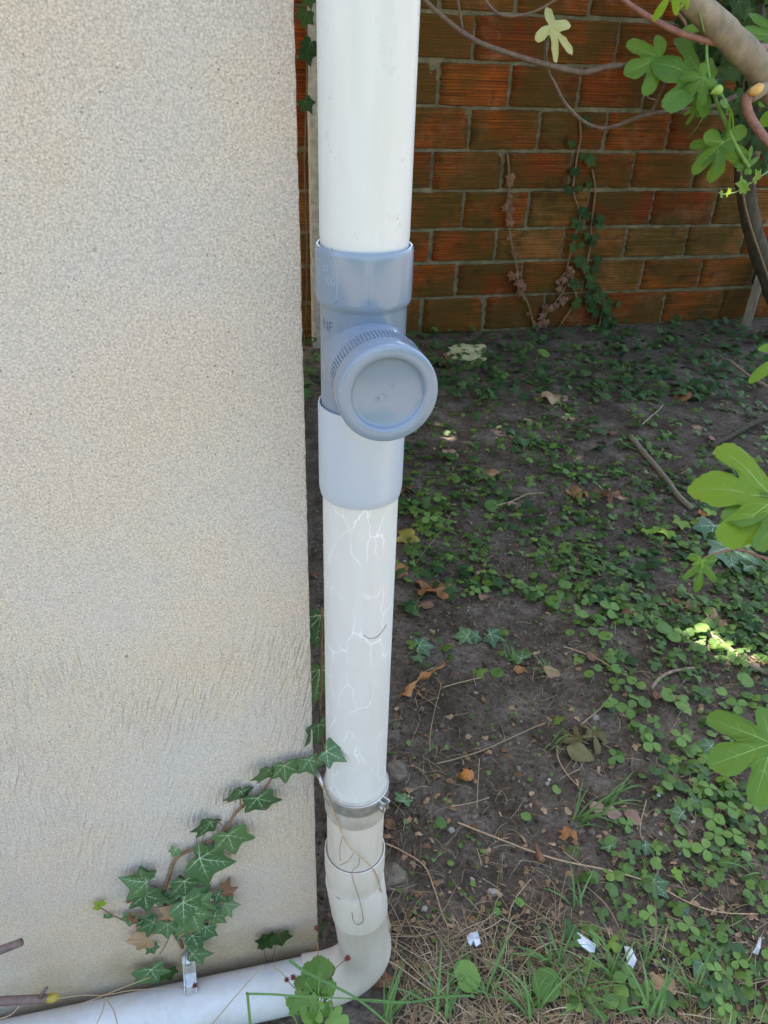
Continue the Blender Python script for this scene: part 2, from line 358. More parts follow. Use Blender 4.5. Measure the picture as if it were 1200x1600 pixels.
def resample(poly, n, teeth=0, amp=0.):
    pts = [Vector((x, y, 0)) for x, y in poly]
    sp = smooth_path(pts, 5)
    L = [0]
    for a, b in zip(sp, sp[1:]): L.append(L[-1] + (b - a).length)
    out = []
    for i in range(n):
        d = L[-1] * i / (n - 1)
        k = max(j for j in range(len(L)) if L[j] <= d + 1e-9); k = min(k, len(sp) - 2)
        t = (d - L[k]) / max(1e-9, L[k + 1] - L[k]); p = sp[k].lerp(sp[k + 1], min(1, t))
        s = 1 - amp * (.5 + .5 * math.cos(2 * PI * teeth * i / (n - 1))) if teeth and i < n - 2 else 1
        out.append((p.x * s, p.y * s))
    return out
def leaf_mesh(name, poly, mats, n=22, rings=(.4, .75, 1.), curl=(0, 0, 0), crumple=0., teeth=0, amp=0., veins=(), vw=.02, petiole=None, pr=.012, seed=0, asym=.1, pmat=1):
    """leaf along +Y, attached at the origin, face +Z; curl = (droop along y, droop across x, fold about the midrib)"""
    rnd = random.Random(seed); half = resample(poly, n, teeth, amp)
    sx = 1 + rnd.uniform(-asym, asym)
    ring = [(x * sx, y) for x, y in half] + [(-x * (2 - sx), y) for x, y in reversed(half[1:])]
    off = Vector((rnd.uniform(0, 99), rnd.uniform(0, 99), 0))
    def Z(x, y):
        z = -curl[0] * y * y * (1 if y > 0 else .3) - curl[1] * x * x + curl[2] * abs(x)
        z += (.05 + crumple) * noise.noise(Vector((x * 2.2, y * 2.2, 0)) + off) + crumple * .5 * noise.noise(Vector((x * 6, y * 6, 3)) + off)
        return z
    mb = MB(); m = len(ring)
    vs = [(0, 0, Z(0, 0))]
    for f in rings:
        for x, y in ring: vs.append((x * f, y * f, Z(x * f, y * f)))
    fs = [(0, 1 + (k + 1) % m, 1 + k) for k in range(m)]
    for r in range(len(rings) - 1):
        a = 1 + r * m; b = a + m
        fs += [(a + k, a + (k + 1) % m, b + (k + 1) % m, b + k) for k in range(m)]
    fs = [tuple(reversed(f)) for f in fs]
    mb.add(vs, fs, 0)
    for ang, ln, br in veins:
        d = Vector((math.sin(R(ang)), math.cos(R(ang)))); q = Vector((d.y, -d.x)); K = 6; vv = []
        for k in range(K + 1):
            s = ln * k / K; w = vw * (1 - .8 * k / K)
            for sg in (-1, 1):
                x, y = d.x * s + q.x * w * sg * .5, d.y * s + q.y * w * sg * .5
                vv.append((x, y, Z(x, y) + .010))
        mb.add(vv, [(2 * k + 1, 2 * k, 2 * k + 2, 2 * k + 3) for k in range(K)], 1)
        for j in range(br):
            s0 = ln * (.28 + .55 * j / max(1, br)); o = d * s0
            for sg in (-1, 1):
                e = Matrix.Rotation(R(42) * sg, 2) @ d; l2 = ln * .30 * (1 - .6 * s0 / ln); vv = []
                qq = Vector((e.y, -e.x))
                for k in range(3):
                    s = l2 * k / 2; w = vw * .5 * (1 - .7 * k / 2)
                    for s2 in (-1, 1):
                        x, y = o.x + e.x * s + qq.x * w * s2 * .5, o.y + e.y * s + qq.y * w * s2 * .5
                        vv.append((x, y, Z(x, y) + .009))
                mb.add(vv, [(2 * k + 1, 2 * k, 2 * k + 2, 2 * k + 3) for k in range(2)], 1)
    if petiole: mb.tube(smooth_path(petiole, 3), pr, 5, pmat)
    return mb.mesh(name, mats)
IVEINS = [(0, .92, 3), (52, .72, 2), (-52, .72, 2), (112, .50, 1), (-112, .50, 1)]
FVEINS = [(0, .92, 2), (47, .80, 2), (-47, .80, 2), (104, .5, 0), (-104, .5, 0)]
ivy_big = [leaf_mesh('ivy_leaf', IVY, [M['ivy'], M['ivy_vein']], 34, (.3, .6, .85, 1), (.10 + .08 * k, .15, .12), veins=IVEINS, vw=.026, seed=k, asym=.18) for k in range(5)]
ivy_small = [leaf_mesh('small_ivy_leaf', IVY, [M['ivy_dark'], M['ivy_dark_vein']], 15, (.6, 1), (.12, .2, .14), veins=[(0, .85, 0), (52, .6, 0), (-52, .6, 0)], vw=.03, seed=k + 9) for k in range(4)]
ivy_lime = [leaf_mesh('young_ivy_leaf', IVY, [M['lime'], M['ivy_vein']], 15, (.6, 1), (.12, .2, .14), seed=k + 19) for k in range(2)]
fig_big = [leaf_mesh('fig_leaf', FIG, [M['fig'], M['fig_vein'], M['stem_green']], 90, (.25, .5, .75, 1), (.15 + .15 * k, .22, .12), .07, teeth=34, amp=.032, veins=FVEINS, vw=.012, seed=k + 30, asym=.12) for k in range(3)]
fig_slim = [leaf_mesh('fig_leaf', FIG_SLIM, [M['fig'], M['fig_vein'], M['stem_green']], 60, (.3, .65, 1), (.3 + .3 * k, .2, .12), teeth=26, amp=.02, veins=FVEINS, vw=.016, seed=k + 40) for k in range(3)]
fig_lime = leaf_mesh('lime_fig_leaf', FIG_SLIM, [M['fig_lime'], M['fig_vein']], 60, (.3, .65, 1), (.5, .2, .12), teeth=26, amp=.02, veins=FVEINS, vw=.014, seed=47)
fig_limeb = leaf_mesh('lime_fig_leaf', FIG, [M['fig_lime'], M['fig_vein']], 80, (.25, .5, .75, 1), (.2, .25, .12), .07, teeth=32, amp=.03, veins=FVEINS, vw=.011, seed=48)
fig_yellow = leaf_mesh('yellow_fig_leaf', FIG_SLIM, [M['fig_yellow'], M['fig_yellow']], 60, (.3, .65, 1), (.3, .6, .2), .10, teeth=20, amp=.03, seed=50)

# ------------------------------------------------------------------ the ground
def build_ground():
    xs = np.concatenate([[-1500, -300, -60, -15, -6, -3, -1.6], np.arange(-1.0, 2.6, .014), np.arange(2.6, 4.7, .035), [5.2, 7, 12, 30, 90, 400, 1500]])
    ys = np.concatenate([[-1500, -300, -60, -15, -6, -3, -1.6], np.arange(-1.0, 2.2, .014), np.arange(2.2, 4.5, .03), [5, 6, 9, 20, 60, 300, 1500]])
    nx, ny = len(xs), len(ys); vs = []
    for y in ys:
        for x in xs:
            if -1.01 < x < 4.7 and -1.01 < y < 4.5:
                z = hgt(x, y) + .006 * noise.noise((x * 34, y * 34, 0)) + .004 * noise.noise((x * 80, y * 80, 5))
            else: z = -.006
            vs.append((x, y, z))
    fs = [(j * nx + i, j * nx + i + 1, (j + 1) * nx + i + 1, (j + 1) * nx + i) for j in range(ny - 1) for i in range(nx - 1)]
    mb = MB(); mb.v = vs; mb.f = fs; mb.mi = [0] * len(fs)
    o = link('ground', mb.mesh('ground', [M['soil']])); o['kind'] = 'structure'
build_ground()

# ------------------------------------------------------------------ the house: a rendered wall ending in a corner
def build_house():
    r = thing('house', 'house wall corner in rough beige sand render at the left', 'house', (0, 0, 0))
    mb = MB(); CX = .006; zs = np.linspace(-.05, 4.2, 430); ys = [0, .012, 3.6]
    # front sheet with a slightly crumbly arris
    xs = [-6, -2, -1, -.6, -.3, -.1, -.02, 0]
    vs = []
    for z in zs:
        j = .0012 * noise.noise((3, 1, z * 70)) + .0006 * noise.noise((3, 1, z * 9))
        row = [(x + CX, 0, z) for x in xs[:-1]] + [(CX - .0014 + j, 0, z), (CX + j, .0016, z), (CX + j * .4, .02, z), (CX, 3.6, z)]
        vs += row
    w = len(xs) + 3
    fs = [(j * w + i, j * w + i + 1, (j + 1) * w + i + 1, (j + 1) * w + i) for j in range(len(zs) - 1) for i in range(w - 1)]
    mb.add(vs, fs)
    o = link('wall', mb.mesh('wall', [M['stucco']]), r); edge_split(o, 25)
    mb = MB(); mb.box((-6, 3.6, -.05), (CX, 3.62, 4.2)); mb.box((-6.02, 0.002, -.05), (-6, 3.62, 4.2))
    link('rear_wall', mb.mesh('rear_wall', [M['stucco']], False), r)
    mb = MB(); mb.box((-6.2, -.12, 4.2), (.20, 3.8, 4.32))
    link('roof', mb.mesh('roof', [M['post']], False), r)
build_house()

def added_hedge(x0, x1, y, hh, seed, label):  # unseen banks added behind the camera; their gap makes a streak on the collar
    r = thing('added_hedge', label, 'added_hedge', ((x0 + x1) / 2, y, 0)); mb = MB(); nx = int((x1 - x0) / .25); nz = 16; vs = []
    for k in range(nz + 1):
        a = PI * k / nz
        for i in range(nx + 1):
            x = x0 + (x1 - x0) * i / nx; e = min(1, 4 * min(i, nx - i) / nx + .12); q = 1 + .28 * noise.noise((x * 1.4, k * .5, seed)) + .14 * noise.noise((x * 5, k * 1.7, seed))
            vs.append((x - (x0 + x1) / 2, -math.cos(a) * .7 * q, math.sin(a) ** .6 * hh * q * e ** .4))
    w = nx + 1; mb.add(vs, [(k * w + i, k * w + i + 1, (k + 1) * w + i + 1, (k + 1) * w + i) for k in range(nz) for i in range(nx)])
    o = link('foliage', mb.mesh('foliage', [M['canopy']]), r); o['kind'] = 'stuff'
added_hedge(-11, -1.6, -7.5, 3.0, 3, 'unseen green bank added for reflections, facing the house wall'); added_hedge(1.2, 10, -7.0, 2.6, 9, 'lower unseen green bank added for reflections, facing the brick wall')

# ------------------------------------------------------------------ the brick wall at the back
YB = 4.2
ROWS = [(-.005, .248, [1.384, 1.849, 2.309, 2.775, 3.276, 3.769]), (.248, .485, [1.624, 2.103, 2.587, 3.048, 3.522, 3.991]), (.485, .702, [1.425, 1.895, 2.389, 2.863, 3.345, 3.814]),
        (.702, .947, [1.635, 2.093, 2.531, 3.019, 3.511]), (.947, 1.184, [1.404, 1.886, 2.365, 2.82, 3.293]), (1.184, 1.428, [1.635, 2.105, 2.576, 3.032, 3.515]),
        (1.428, 1.673, [1.417, 1.875, 2.342, 2.809, 3.266]), (1.673, 1.92, [1.614, 2.092, 2.559, 3.035]), (1.92, 2.165, [1.397, 1.865, 2.34, 2.833]), (2.165, 2.41, [1.62, 2.09, 2.57, 3.05])]
def brick_mesh(seed):
    rnd = random.Random(seed); off = rnd.uniform(0, 50)
    nx, nz = 9, 31; vs = []; W, H, D = .452, .224, .10     # grooved face of 13 ribs
    ribs = 13
    for k in range(nz):
        for i in range(nx):
            u, w = i / (nx - 1), k / (nz - 1)
            g = .0042 * math.cos(2 * PI * ribs * w)
            if rnd.random() < .0: g = 0
            y = g - .004 + .003 * noise.noise((u * 3 + off, w * 5, off)) + .003 * noise.noise((u * 9, w * 14 + off, 2))
            ex = min(u, 1 - u); ez = min(w, 1 - w)
            if ex < .02: y += .003 + .004 * max(0, noise.noise((off, w * 6, u * 3)))
            if ez < .02: y += .003
            x = (u - .5) * W; z = (w - .5) * H
            if ex < .02: x += .012 * noise.noise((off, w * 7, 9 + u)) * (1 if u > .5 else -1)
            if ez < .02: z += .008 * noise.noise((u * 6 + off, 4, w))
            # one knocked-off corner on some
            if seed == 3: y += .022 * max(0, 1 - math.hypot((u - 1) * 3.2, (w - (seed % 2)) * 2.2))
            vs.append((x, y, z))
    fs = [(k * nx + i, k * nx + i + 1, (k + 1) * nx + i + 1, (k + 1) * nx + i) for k in range(nz - 1) for i in range(nx - 1)]
    mb = MB(); mb.add(vs, fs)
    per = [i for i in range(nx)] + [k * nx + nx - 1 for k in range(1, nz)] + [(nz - 1) * nx + i for i in range(nx - 2, -1, -1)] + [k * nx for k in range(nz - 2, 0, -1)]
    o = len(mb.v); n = len(per); back = [(mb.v[p][0], D, mb.v[p][2]) for p in per]
    mb.v += back
    for j in range(n):
        a, b = per[j], per[(j + 1) % n]; mb.f.append((b, a, o + j, o + (j + 1) % n)); mb.mi.append(0)
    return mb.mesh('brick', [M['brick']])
def build_brick_wall():
    r = thing('brick_wall', 'garden wall of grooved orange hollow bricks with mossy mortar', 'brick wall', (2.3, YB, 0))
    # mortar: a rough sheet just behind the brick faces
    xs = np.arange(-.4, 5.0, .022); zs = np.arange(-.1, 2.42, .02); nx = len(xs); vs = []
    for z in zs:
        for x in xs:
            y = .0115 + .005 * noise.noise((x * 16, 2, z * 16)) + .004 * noise.noise((x * 40, 7, z * 40))
            vs.append((x - 2.3, y, z))
    mb = MB(); mb.add(vs, [(k * nx + i, k * nx + i + 1, (k + 1) * nx + i + 1, (k + 1) * nx + i) for k in range(len(zs) - 1) for i in range(nx - 1)])
    link('mortar', mb.mesh('mortar', [M['mortar']]), r)
    mb = MB(); mb.box((-2.7, .02, -.1), (2.7, .2, 2.42)); link('wall_core', mb.mesh('wall_core', [M['mortar']], False), r)
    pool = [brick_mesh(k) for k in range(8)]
    rnd = random.Random(5)
    for z0, z1, js in ROWS:
        js = list(js); a = js[0]
        while a > .05: a -= .47; js.insert(0, a)
        a = js[-1]
        while a < 4.6: a += .475; js.append(a)
        for x0, x1 in zip(js, js[1:]):
            w = x1 - x0 - rnd.uniform(.016, .036); h = z1 - z0 - rnd.uniform(.016, .030)
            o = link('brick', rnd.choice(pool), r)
            o.location = ((x0 + x1) / 2 - 2.3 + rnd.uniform(-.003, .003), rnd.uniform(-.006, .005), (z0 + z1) / 2 + rnd.uniform(-.003, .003))
            o.scale = (w / .452, 1, h / .224); o.rotation_euler = (rnd.uniform(-.008, .008), rnd.uniform(-.012, .012), 0)
build_brick_wall()
mb = MB(); mb.box((-.06, -.05, -.1), (.06, .05, 2.1))
o = link('concrete_post', mb.mesh('concrete_post', [M['post']], False), loc=(.66, 4.085, 0)); tag(o, 'slim grey concrete post seen in the gap behind the drainpipe', 'post')
o.data.materials[0] = M['post']
p0, p1 = plane_y(1167, 503, 4.06), plane_y(1190, 425, 4.13)
mb = MB(); mb.tube([(0, 0, -.08), (0, 0, (p1 - p0).length * 1.5)], [.045, .042], 4)
o = link('wooden_stake', mb.mesh('wooden_stake', [M['wood']], False)); tag(o, 'leaning grey wooden stake against the brick wall at the right', 'stake')
o.matrix_world = Matrix.Translation(p0) @ (p1 - p0).to_track_quat('Z', 'Y').to_matrix().to_4x4()

# ------------------------------------------------------------------ the drainpipe
PX, PY = .07, -.06
def glyphs(name, text, size, mat, parent, place, depth=.0003):
    cu = bpy.data.curves.new(name, 'FONT'); cu.body = text; cu.size = size; cu.extrude = depth; cu.align_x = 'CENTER'; cu.align_y = 'CENTER'
    tmp = bpy.data.objects.new(name, cu); COL.objects.link(tmp)
    dg = bpy.context.evaluated_depsgraph_get(); me = bpy.data.meshes.new_from_object(tmp.evaluated_get(dg))
    bpy.data.objects.remove(tmp); bpy.data.curves.remove(cu)
    for v in me.vertices: v.co = place(v.co)
    me.polygons.foreach_set('use_smooth', [False] * len(me.polygons))
    me.materials.clear(); me.materials.append(mat); me.name = name
    return link(name, me, parent)
def build_pipe():
    r = thing('drainpipe', 'white plastic drainpipe with blue grey inspection tee at the wall corner', 'drainpipe', (PX, PY, 0))
    def lathe(name, prof, mat, n=72, parent=r):
        mb = MB(); mb.lathe(prof, n); o = link(name, mb.mesh(name, [mat]), parent); edge_split(o, 40); return o
    lathe('upper_pipe', [(.0500, 4.15), (.0500, 1.531), (.0493, 1.528), (.0493, 1.44)], M['white_pvc'])
    tee = lathe('inspection_tee', [(.0502, 1.5185), (.0515, 1.5225), (.0535, 1.5225), (.0548, 1.520), (.0552, 1.514), (.0552, 1.4675), (.0548, 1.4635), (.0536, 1.4605), (.0515, 1.4575), (.0504, 1.455), (.0503, 1.30)], M['grey_pvc'])
    # tee branch: a short stub towards the viewer with a knurled screw cap
    ZC = 1.397
    ax = Matrix.Translation((0, 0, ZC)) @ Matrix.Rotation(R(90), 4, 'X')      # +Z of the lathe points to -Y
    mb = MB(); mb.lathe([(.0512, .012), (.0512, .074), (.0500, .078)], 72, axis=ax)
    o = link('branch', mb.mesh('branch', [M['grey_pvc']]), tee); edge_split(o)
    mb = MB(); mb.lathe([(.0478, .074), (.0505, .077), (.0522, .079), (.0526, .082), (.0526, .1055)], 96, axis=ax)
    mb.lathe([(.0526, .1055), (.0540, .1065), (.0546, .110), (.0546, .1300), (.0543, .1325), (.0535, .1345), (.0522, .1353), (.0425, .1355), (.0402, .1345), (.0390, .1315), (.0378, .1292), (.0360, .1285), (.0001, .1285)], 96, axis=ax)
    cap = link('screw_cap', mb.mesh('screw_cap', [M['grey_pvc']]), tee); edge_split(cap, 60)
    mb = MB(); K = 84
    for k in range(K):
        a = 2 * PI * k / K; da = .35 * 2 * PI / K
        vs = []
        for s in (.0825, .1065):
            for rr, aa in ((.0524, -da), (.0541, -da * .6), (.0541, da * .6), (.0524, da)):
                vs.append(ax @ Vector((rr * math.cos(a + aa), rr * math.sin(a + aa), s)))
        mb.add(vs, [(0, 1, 5, 4), (1, 2, 6, 5), (2, 3, 7, 6), (0, 3, 2, 1), (4, 5, 6, 7)])
    o = link('grip_ribs', mb.mesh('grip_ribs', [M['grey_pvc']], False), cap); o['kind'] = 'stuff'
    # moulded marks on cap face
    def capplace(rot, dx, dy):
        c, s = math.cos(rot), math.sin(rot)
        return lambda v: Vector((v.x * c - v.y * s + dx, -.1287 - max(0, v.z), ZC + v.x * s + v.y * c + dy))
    glyphs('moulded_mark', '>30<', .011, M['grey_mark'], cap, capplace(R(32), -.001, .001), .0004)
    glyphs('moulded_mark', '« °', .010, M['grey_mark'], cap, capplace(R(32), .006, .009), .0004)
    glyphs('moulded_mark', 'Z 3', .010, M['grey_mark'], cap, capplace(R(32), -.006, -.007), .0004)
    # moulded figures and outline on the collar, left of the front
    def wrap(a0, z0, rad): return lambda v: Vector((math.sin(a0 + v.x / rad) * (rad + v.z), -math.cos(a0 + v.x / rad) * (rad + v.z), z0 + v.y))
    glyphs('moulded_mark', '30', .011, M['grey_mark'], tee, wrap(R(-62), 1.503, .0550), .0006)
    glyphs('moulded_mark', '100', .012, M['grey_mark'], tee, wrap(R(-55), 1.490, .0550), .0006)
    mb = MB(); pth = []
    for x, z in [(-.030, .018), (.004, .018), (.011, .010), (.011, -.024), (.006, -.031), (-.030, -.031)]:
        a = R(-56) + x / .055; pth.append((math.sin(a) * .05505, -math.cos(a) * .05505, 1.500 + z))
    mb.tube(smooth_path(pth, 5), .0006, 5); link('moulded_outline', mb.mesh('moulded_outline', [M['grey_mark']]), tee)
    mb = MB(); sp = [(math.sin(R(-6)) * .05505, -math.cos(R(-6)) * .05505, z) for z in np.linspace(1.512, 1.47, 6)]
    mb.tube(sp, .0004, 4); link('mould_seam', mb.mesh('mould_seam', [M['grey_pvc']]), tee)
    glyphs('printed_mark', 'NF', .016, M['ink'], tee, wrap(R(-66), 1.437, .0504), .0001)
    glyphs('printed_mark', '5E', .012, M['ink'], tee, wrap(R(-70), 1.402, .0504), .0001)
    lathe('sleeve', [(.0505, 1.331), (.0525, 1.335), (.0540, 1.3345), (.0545, 1.331), (.0545, 1.222), (.0540, 1.216), (.0525, 1.2085), (.0505, 1.2075), (.0495, 1.21)], M['sleeve_pvc'])
    lathe('lower_pipe', [(.0500, 1.24), (.0500, .60)], M['old_pvc'])
    lathe('coupling', [(.0500, .648), (.0535, .645), (.0535, .584), (.0525, .580), (.0497, .5795)], M['mastic'])
    lathe('short_pipe', [(.0500, .60), (.0500, .44)], M['low_pvc'])
    cl = lathe('clamp', [(.0540, .643), (.0560, .6425), (.0560, .6185), (.0540, .618)], M['metal'])
    a0 = R(38); mb = MB()
    c0 = Vector((math.sin(a0), -math.cos(a0), 0)); c1 = Vector((c0.y, -c0.x, 0))
    def ob(lo, hi):
        m2 = MB(); m2.box(lo, hi); vs = [c1 * v[0] + c0 * v[1] + Vector((0, 0, v[2])) for v in m2.v]; mb.add(vs, m2.f)
    ob((-.007, .052, .619), (-.004, .066, .642)); ob((.004, .052, .619), (.007, .066, .642))
    link('clamp_lug', mb.mesh('clamp_lug', [M['metal']], False), cl)
    mb = MB(); q = c0 * .061 + Vector((0, 0, .631)); mb.tube([q - c1 * .012, q - c1 * .0075, q - c1 * .0074, q + c1 * .0074, q + c1 * .0075, q + c1 * .011], [.0048, .0048, .0024, .0024, .0045, .0045], 6)
    link('bolt', mb.mesh('bolt', [M['metal']], False), cl)
    mb = MB(); mb.tube([(-.053, .01, .631), (-.064, .055, .628)], .004, 6); link('clamp_rod', mb.mesh('clamp_rod', [M['metal']]), cl)
    lathe('socket', [(.0497, .4600), (.0510, .4600), (.0530, .4655), (.0548, .4650), (.0552, .460), (.0552, .425), (.0546, .410), (.0530, .398), (.0515, .375), (.0513, .35)], M['low_pvc'])
    # elbow: leans outward, then sweeps to the left along the wall
    lean = R(6); pts = []; rad = []
    top = Vector((0, 0, .382)); d = Vector((math.sin(lean), 0, -math.cos(lean)))
    for s, rr in [(.002, .0505), (-.002, .0530), (.000, .0542), (.004, .0550), (.06, .0550), (.106, .0550), (.110, .0542), (.112, .0528), (.14, .0528)]:
        pts.append(top + d * s); rad.append(rr)
    RB = .088; e = pts[-1]; zc_target = .048
    # arc from lean to level
    n0 = Vector((-math.cos(lean), 0, -math.sin(lean))); c = e + n0 * RB
    K = 18
    for k in range(1, K + 1):
        al = -lean + (PI / 2 + lean) * k / K
        pts.append(c + Vector((math.cos(al), 0, -math.sin(al))) * RB); rad.append(.0528)
    dz = pts[-1].z - zc_target
    for k in range(7, len(pts)): pass
    # settle the level: stretch straight part so that the bend ends on the pipe axis
    ext = dz / math.cos(lean)
    for k in range(5, len(pts)):
        if k >= 8: pts[k] = pts[k] + d * ext
    for x, rr in [(-.09, .0545), (-.10, .0548), (-.104, .0505)]: pts.append(Vector((x, 0, zc_target))); rad.append(rr)
    mb = MB(); mb.tube(pts, rad, 64, cap=False); el = link('elbow', mb.mesh('elbow', [M['low_pvc']]), r); edge_split(el, 40)
    # round moulded stamp on the elbow
    nr = (Vector((.25, -1, .35))).normalized()
    base = Vector((c.x, 0, c.z)) + d * ext
    q = base + Vector((math.cos(R(38)), 0, -math.sin(R(38)))) * RB
    nn = Vector((.10, -.86, .35)); rd = Vector((math.cos(R(38)), 0, -math.sin(R(38))))
    nn = (Vector((0, -1, 0)) * .93 + -rd * -.12 + Vector((0, 0, .25))).normalized(); tg = Vector((-math.sin(R(38)), 0, -math.cos(R(38))))
    nn = (nn - tg * nn.dot(tg)).normalized()
    u = tg.cross(nn).normalized(); w = nn.cross(u)
    mb = MB(); P = [q + nn * .0524 + (u * math.cos(a) + w * math.sin(a)) * .0075 - nn * (.0075 ** 2 * math.cos(a) ** 2 / .105) for a in np.linspace(0, 2 * PI, 25)]
    mb.tube(P, .0005, 5, cap=False); link('moulded_ring', mb.mesh('moulded_ring', [M['mastic']]), el)
    glyphs('moulded_mark', 'R', .010, M['mastic'], el, lambda v: q + nn * (.0524 + max(0, v.z)) - u * v.x * .9 + w * v.y * -.9, .0006)
    mb = MB(); mb.tube([(-.085, 0, .048), (-.16, 0, .048), (-.45, 0, .048), (-1.6, 0, .048)], .0500, 64)
    hp = link('ground_pipe', mb.mesh('ground_pipe', [M['ground_pvc']]), r); edge_split(hp)
    # wall bracket holding the ground pipe
    bx = plane_y(294, 1515, -.04).x - PX
    mb = MB(); W = .011
    prof = [(.0585, .148), (.050, .148), (.040, .140), (.030, .118), (.012, .1025), (0, .1000)]
    vs = [(bx + s * W, y, z) for y, z in prof for s in (-1, 1)] + [(bx + s * W, y, z - .003) for y, z in prof for s in (-1, 1)]
    n = len(prof) * 2
    fs = [(2 * k, 2 * k + 1, 2 * k + 3, 2 * k + 2) for k in range(len(prof) - 1)] + [(n + 2 * k + 1, n + 2 * k, n + 2 * k + 2, n + 2 * k + 3) for k in range(len(prof) - 1)]
    fs += [(2 * k, 2 * k + 2, n + 2 * k + 2, n + 2 * k) for k in range(len(prof) - 1)] + [(2 * k + 3, 2 * k + 1, n + 2 * k + 1, n + 2 * k + 3) for k in range(len(prof) - 1)]
    mb.add(vs, fs)
    for s in (-1, 1): mb.tube([(bx + s * W, .05, .148), (bx + s * W, .030, .119), (bx + s * W, 0, .1015)], .0018, 5)
    br = link('wall_bracket', mb.mesh('wall_bracket', [M['metal']], False), r)
    mb = MB(); mb.tube([(bx, .060, .150), (bx, .030, .150)], .006, 8); link('bolt', mb.mesh('bolt', [M['metal']]), br)
build_pipe()

# ------------------------------------------------------------------ fig tree, ivy-clad tree
def limb(name, pts, radii, mat, parent, n=9, sub=5, gnarl=0.):
    sp = smooth_path(pts, sub); m = len(sp); k = len(radii)
    rr = [float(np.interp(i / (m - 1) * (k - 1), range(k), radii)) for i in range(m)]
    if gnarl: rr = [q * (1 + gnarl * noise.noise((i * .6, q * 50, 1))) for i, q in enumerate(rr)]
    mb = MB(); mb.tube(sp, rr, n); return link(name, mb.mesh(name, [mat]), parent)
def leaf_to(parent, me, base, tip, nrm, size=None, name='leaf', rootloc=None):
    base, tip = Vector(base), Vector(tip); s = size or (tip - base).length
    m = frame(base - (rootloc or Vector()), tip - base, nrm, s)
    return link(name, me, parent, m)

FR = Vector((2.75, 1.5, 0))
fig = thing('fig_tree', 'fig tree reaching in from the right with pruned grey limb, twigs and lobed leaves', 'fig tree', FR)
def F(px, py, y=1.5): return plane_y(px, py, y) - FR
trunk = limb('trunk', [Vector((0, 0, -.1)), Vector((-.05, 0, .5)), Vector((-.3, 0, 1.0)), F(1300, 262), F(1215, 150), F(1187, 108), F(1140, 58), F(1085, 5), F(1020, -55), F(930, -160), F(800, -330)],
             [.085, .075, .062, .052, .045, .046, .042, .039, .037, .032, .023], M['bark'], fig, 14, 6, .18)
stub = limb('pruned_stub', [F(1205, 128, 1.49), F(1188, 140, 1.47), F(1170, 152, 1.46)], [.026, .022, .021], M['bark'], fig, 10, 3)
mb = MB(); a = F(1192, 134, 1.445); b = F(1172, 146, 1.438)
mb.tube([a, a.lerp(b, .3), a.lerp(b, .7), b], [.006, .0155, .0155, .008], 8); link('cut_face', mb.mesh('cut_face', [M['wound']]), stub)
br = limb('branch', [F(1168, 150, 1.46), F(1166, 166, 1.45), F(1176, 190, 1.43), F(1200, 222, 1.38), F(1240, 268, 1.3)], [.019, .016, .0145, .013, .011], M['twig_red'], fig, 9)
b1 = limb('branch', [F(1290, 75, 1.7), F(1200, 75, 1.62), F(1141, 70, 1.52), F(1100, 63, 1.5), F(1050, 46, 1.5), F(1000, 18, 1.5), F(965, -8, 1.5), F(920, -50, 1.5)], [.014, .012, .0105, .010, .0095, .008, .007, .006], M['twig_red'], fig)
b2 = limb('branch', [F(1110, 120, 1.6), F(1060, 106, 1.6), F(1000, 102, 1.6), F(950, 104, 1.6), F(908, 113, 1.6), F(850, 100, 1.6), F(790, 82, 1.6), F(740, 62, 1.6), F(690, 25, 1.6), F(655, -10, 1.6), F(620, -60, 1.6)], [.008, .0085, .009, .0085, .0095, .0085, .008, .0075, .007, .006, .005], M['twig_dark'], fig)
b3 = limb('branch', [F(1150, 150, 1.7), F(1110, 167, 1.7), F(1060, 172, 1.7), F(1005, 181, 1.7), F(950, 200, 1.7), F(915, 192, 1.7), F(885, 165, 1.7), F(866, 130, 1.7), F(857, 112, 1.66), F(852, 70, 1.64), F(858, 50, 1.62)], [.0075, .007, .007, .0068, .0065, .006, .0055, .005, .0048, .004, .003], M['twig_dark'], fig)
limb('twig', [F(1016, 178, 1.7), F(1030, 150, 1.68), F(1042, 115, 1.62), F(1040, 105, 1.6)], [.004, .0038, .0035, .003], M['twig_dark'], fig, 6)
limb('twig', [F(1005, 105, 1.6), F(1007, 135, 1.62), F(1012, 152, 1.65), F(1024, 156, 1.67)], [.003, .0025, .0025, .002], M['twig_dark'], fig, 6)
limb('twig', [F(722, 44, 1.6), F(718, 20, 1.58), F(712, -20, 1.55)], [.0045, .004, .0035], M['twig_dark'], fig, 6)
limb('twig', [F(752, -15, 1.62), F(765, 10, 1.62), F(790, 25, 1.62), F(835, 18, 1.62), F(880, -8, 1.62)], [.0045, .0045, .0042, .004, .004], M['twig_dark'], fig, 6)
limb('twig', [F(1055, 15, 1.5), F(1068, 32, 1.49), F(1072, 40, 1.48)], [.004, .005, .003], M['twig_red'], fig, 6)
VIEW = Vector((-.2, -.8, .55))
def figleaf(me, bpx, tpx, y, nrm, parent=fig, name='leaf'): 
    b_, t_ = plane_y(*bpx, y), plane_y(*tpx, y)
    return leaf_to(parent, me, b_, t_, nrm, None, name, FR)
o = figleaf(fig_yellow, (858, 42), (905, 80), 1.6, (-.3, -.7, .5), name='leaf'); o['label'] = 'pale yellow withered fig leaf caught on a twig'
figleaf(fig_lime, (1055, -22), (1025, 28), 1.35, (.1, -.6, .7)); figleaf(fig_lime, (1075, -5), (1062, 20), 1.36, (.3, -.8, .4))
figleaf(fig_big[1], (1096, 126), (1034, 84), 1.5, (-.1, -.75, .6)); figleaf(fig_slim[0], (1095, 130), (1062, 170), 1.48, (0, -.8, .5))
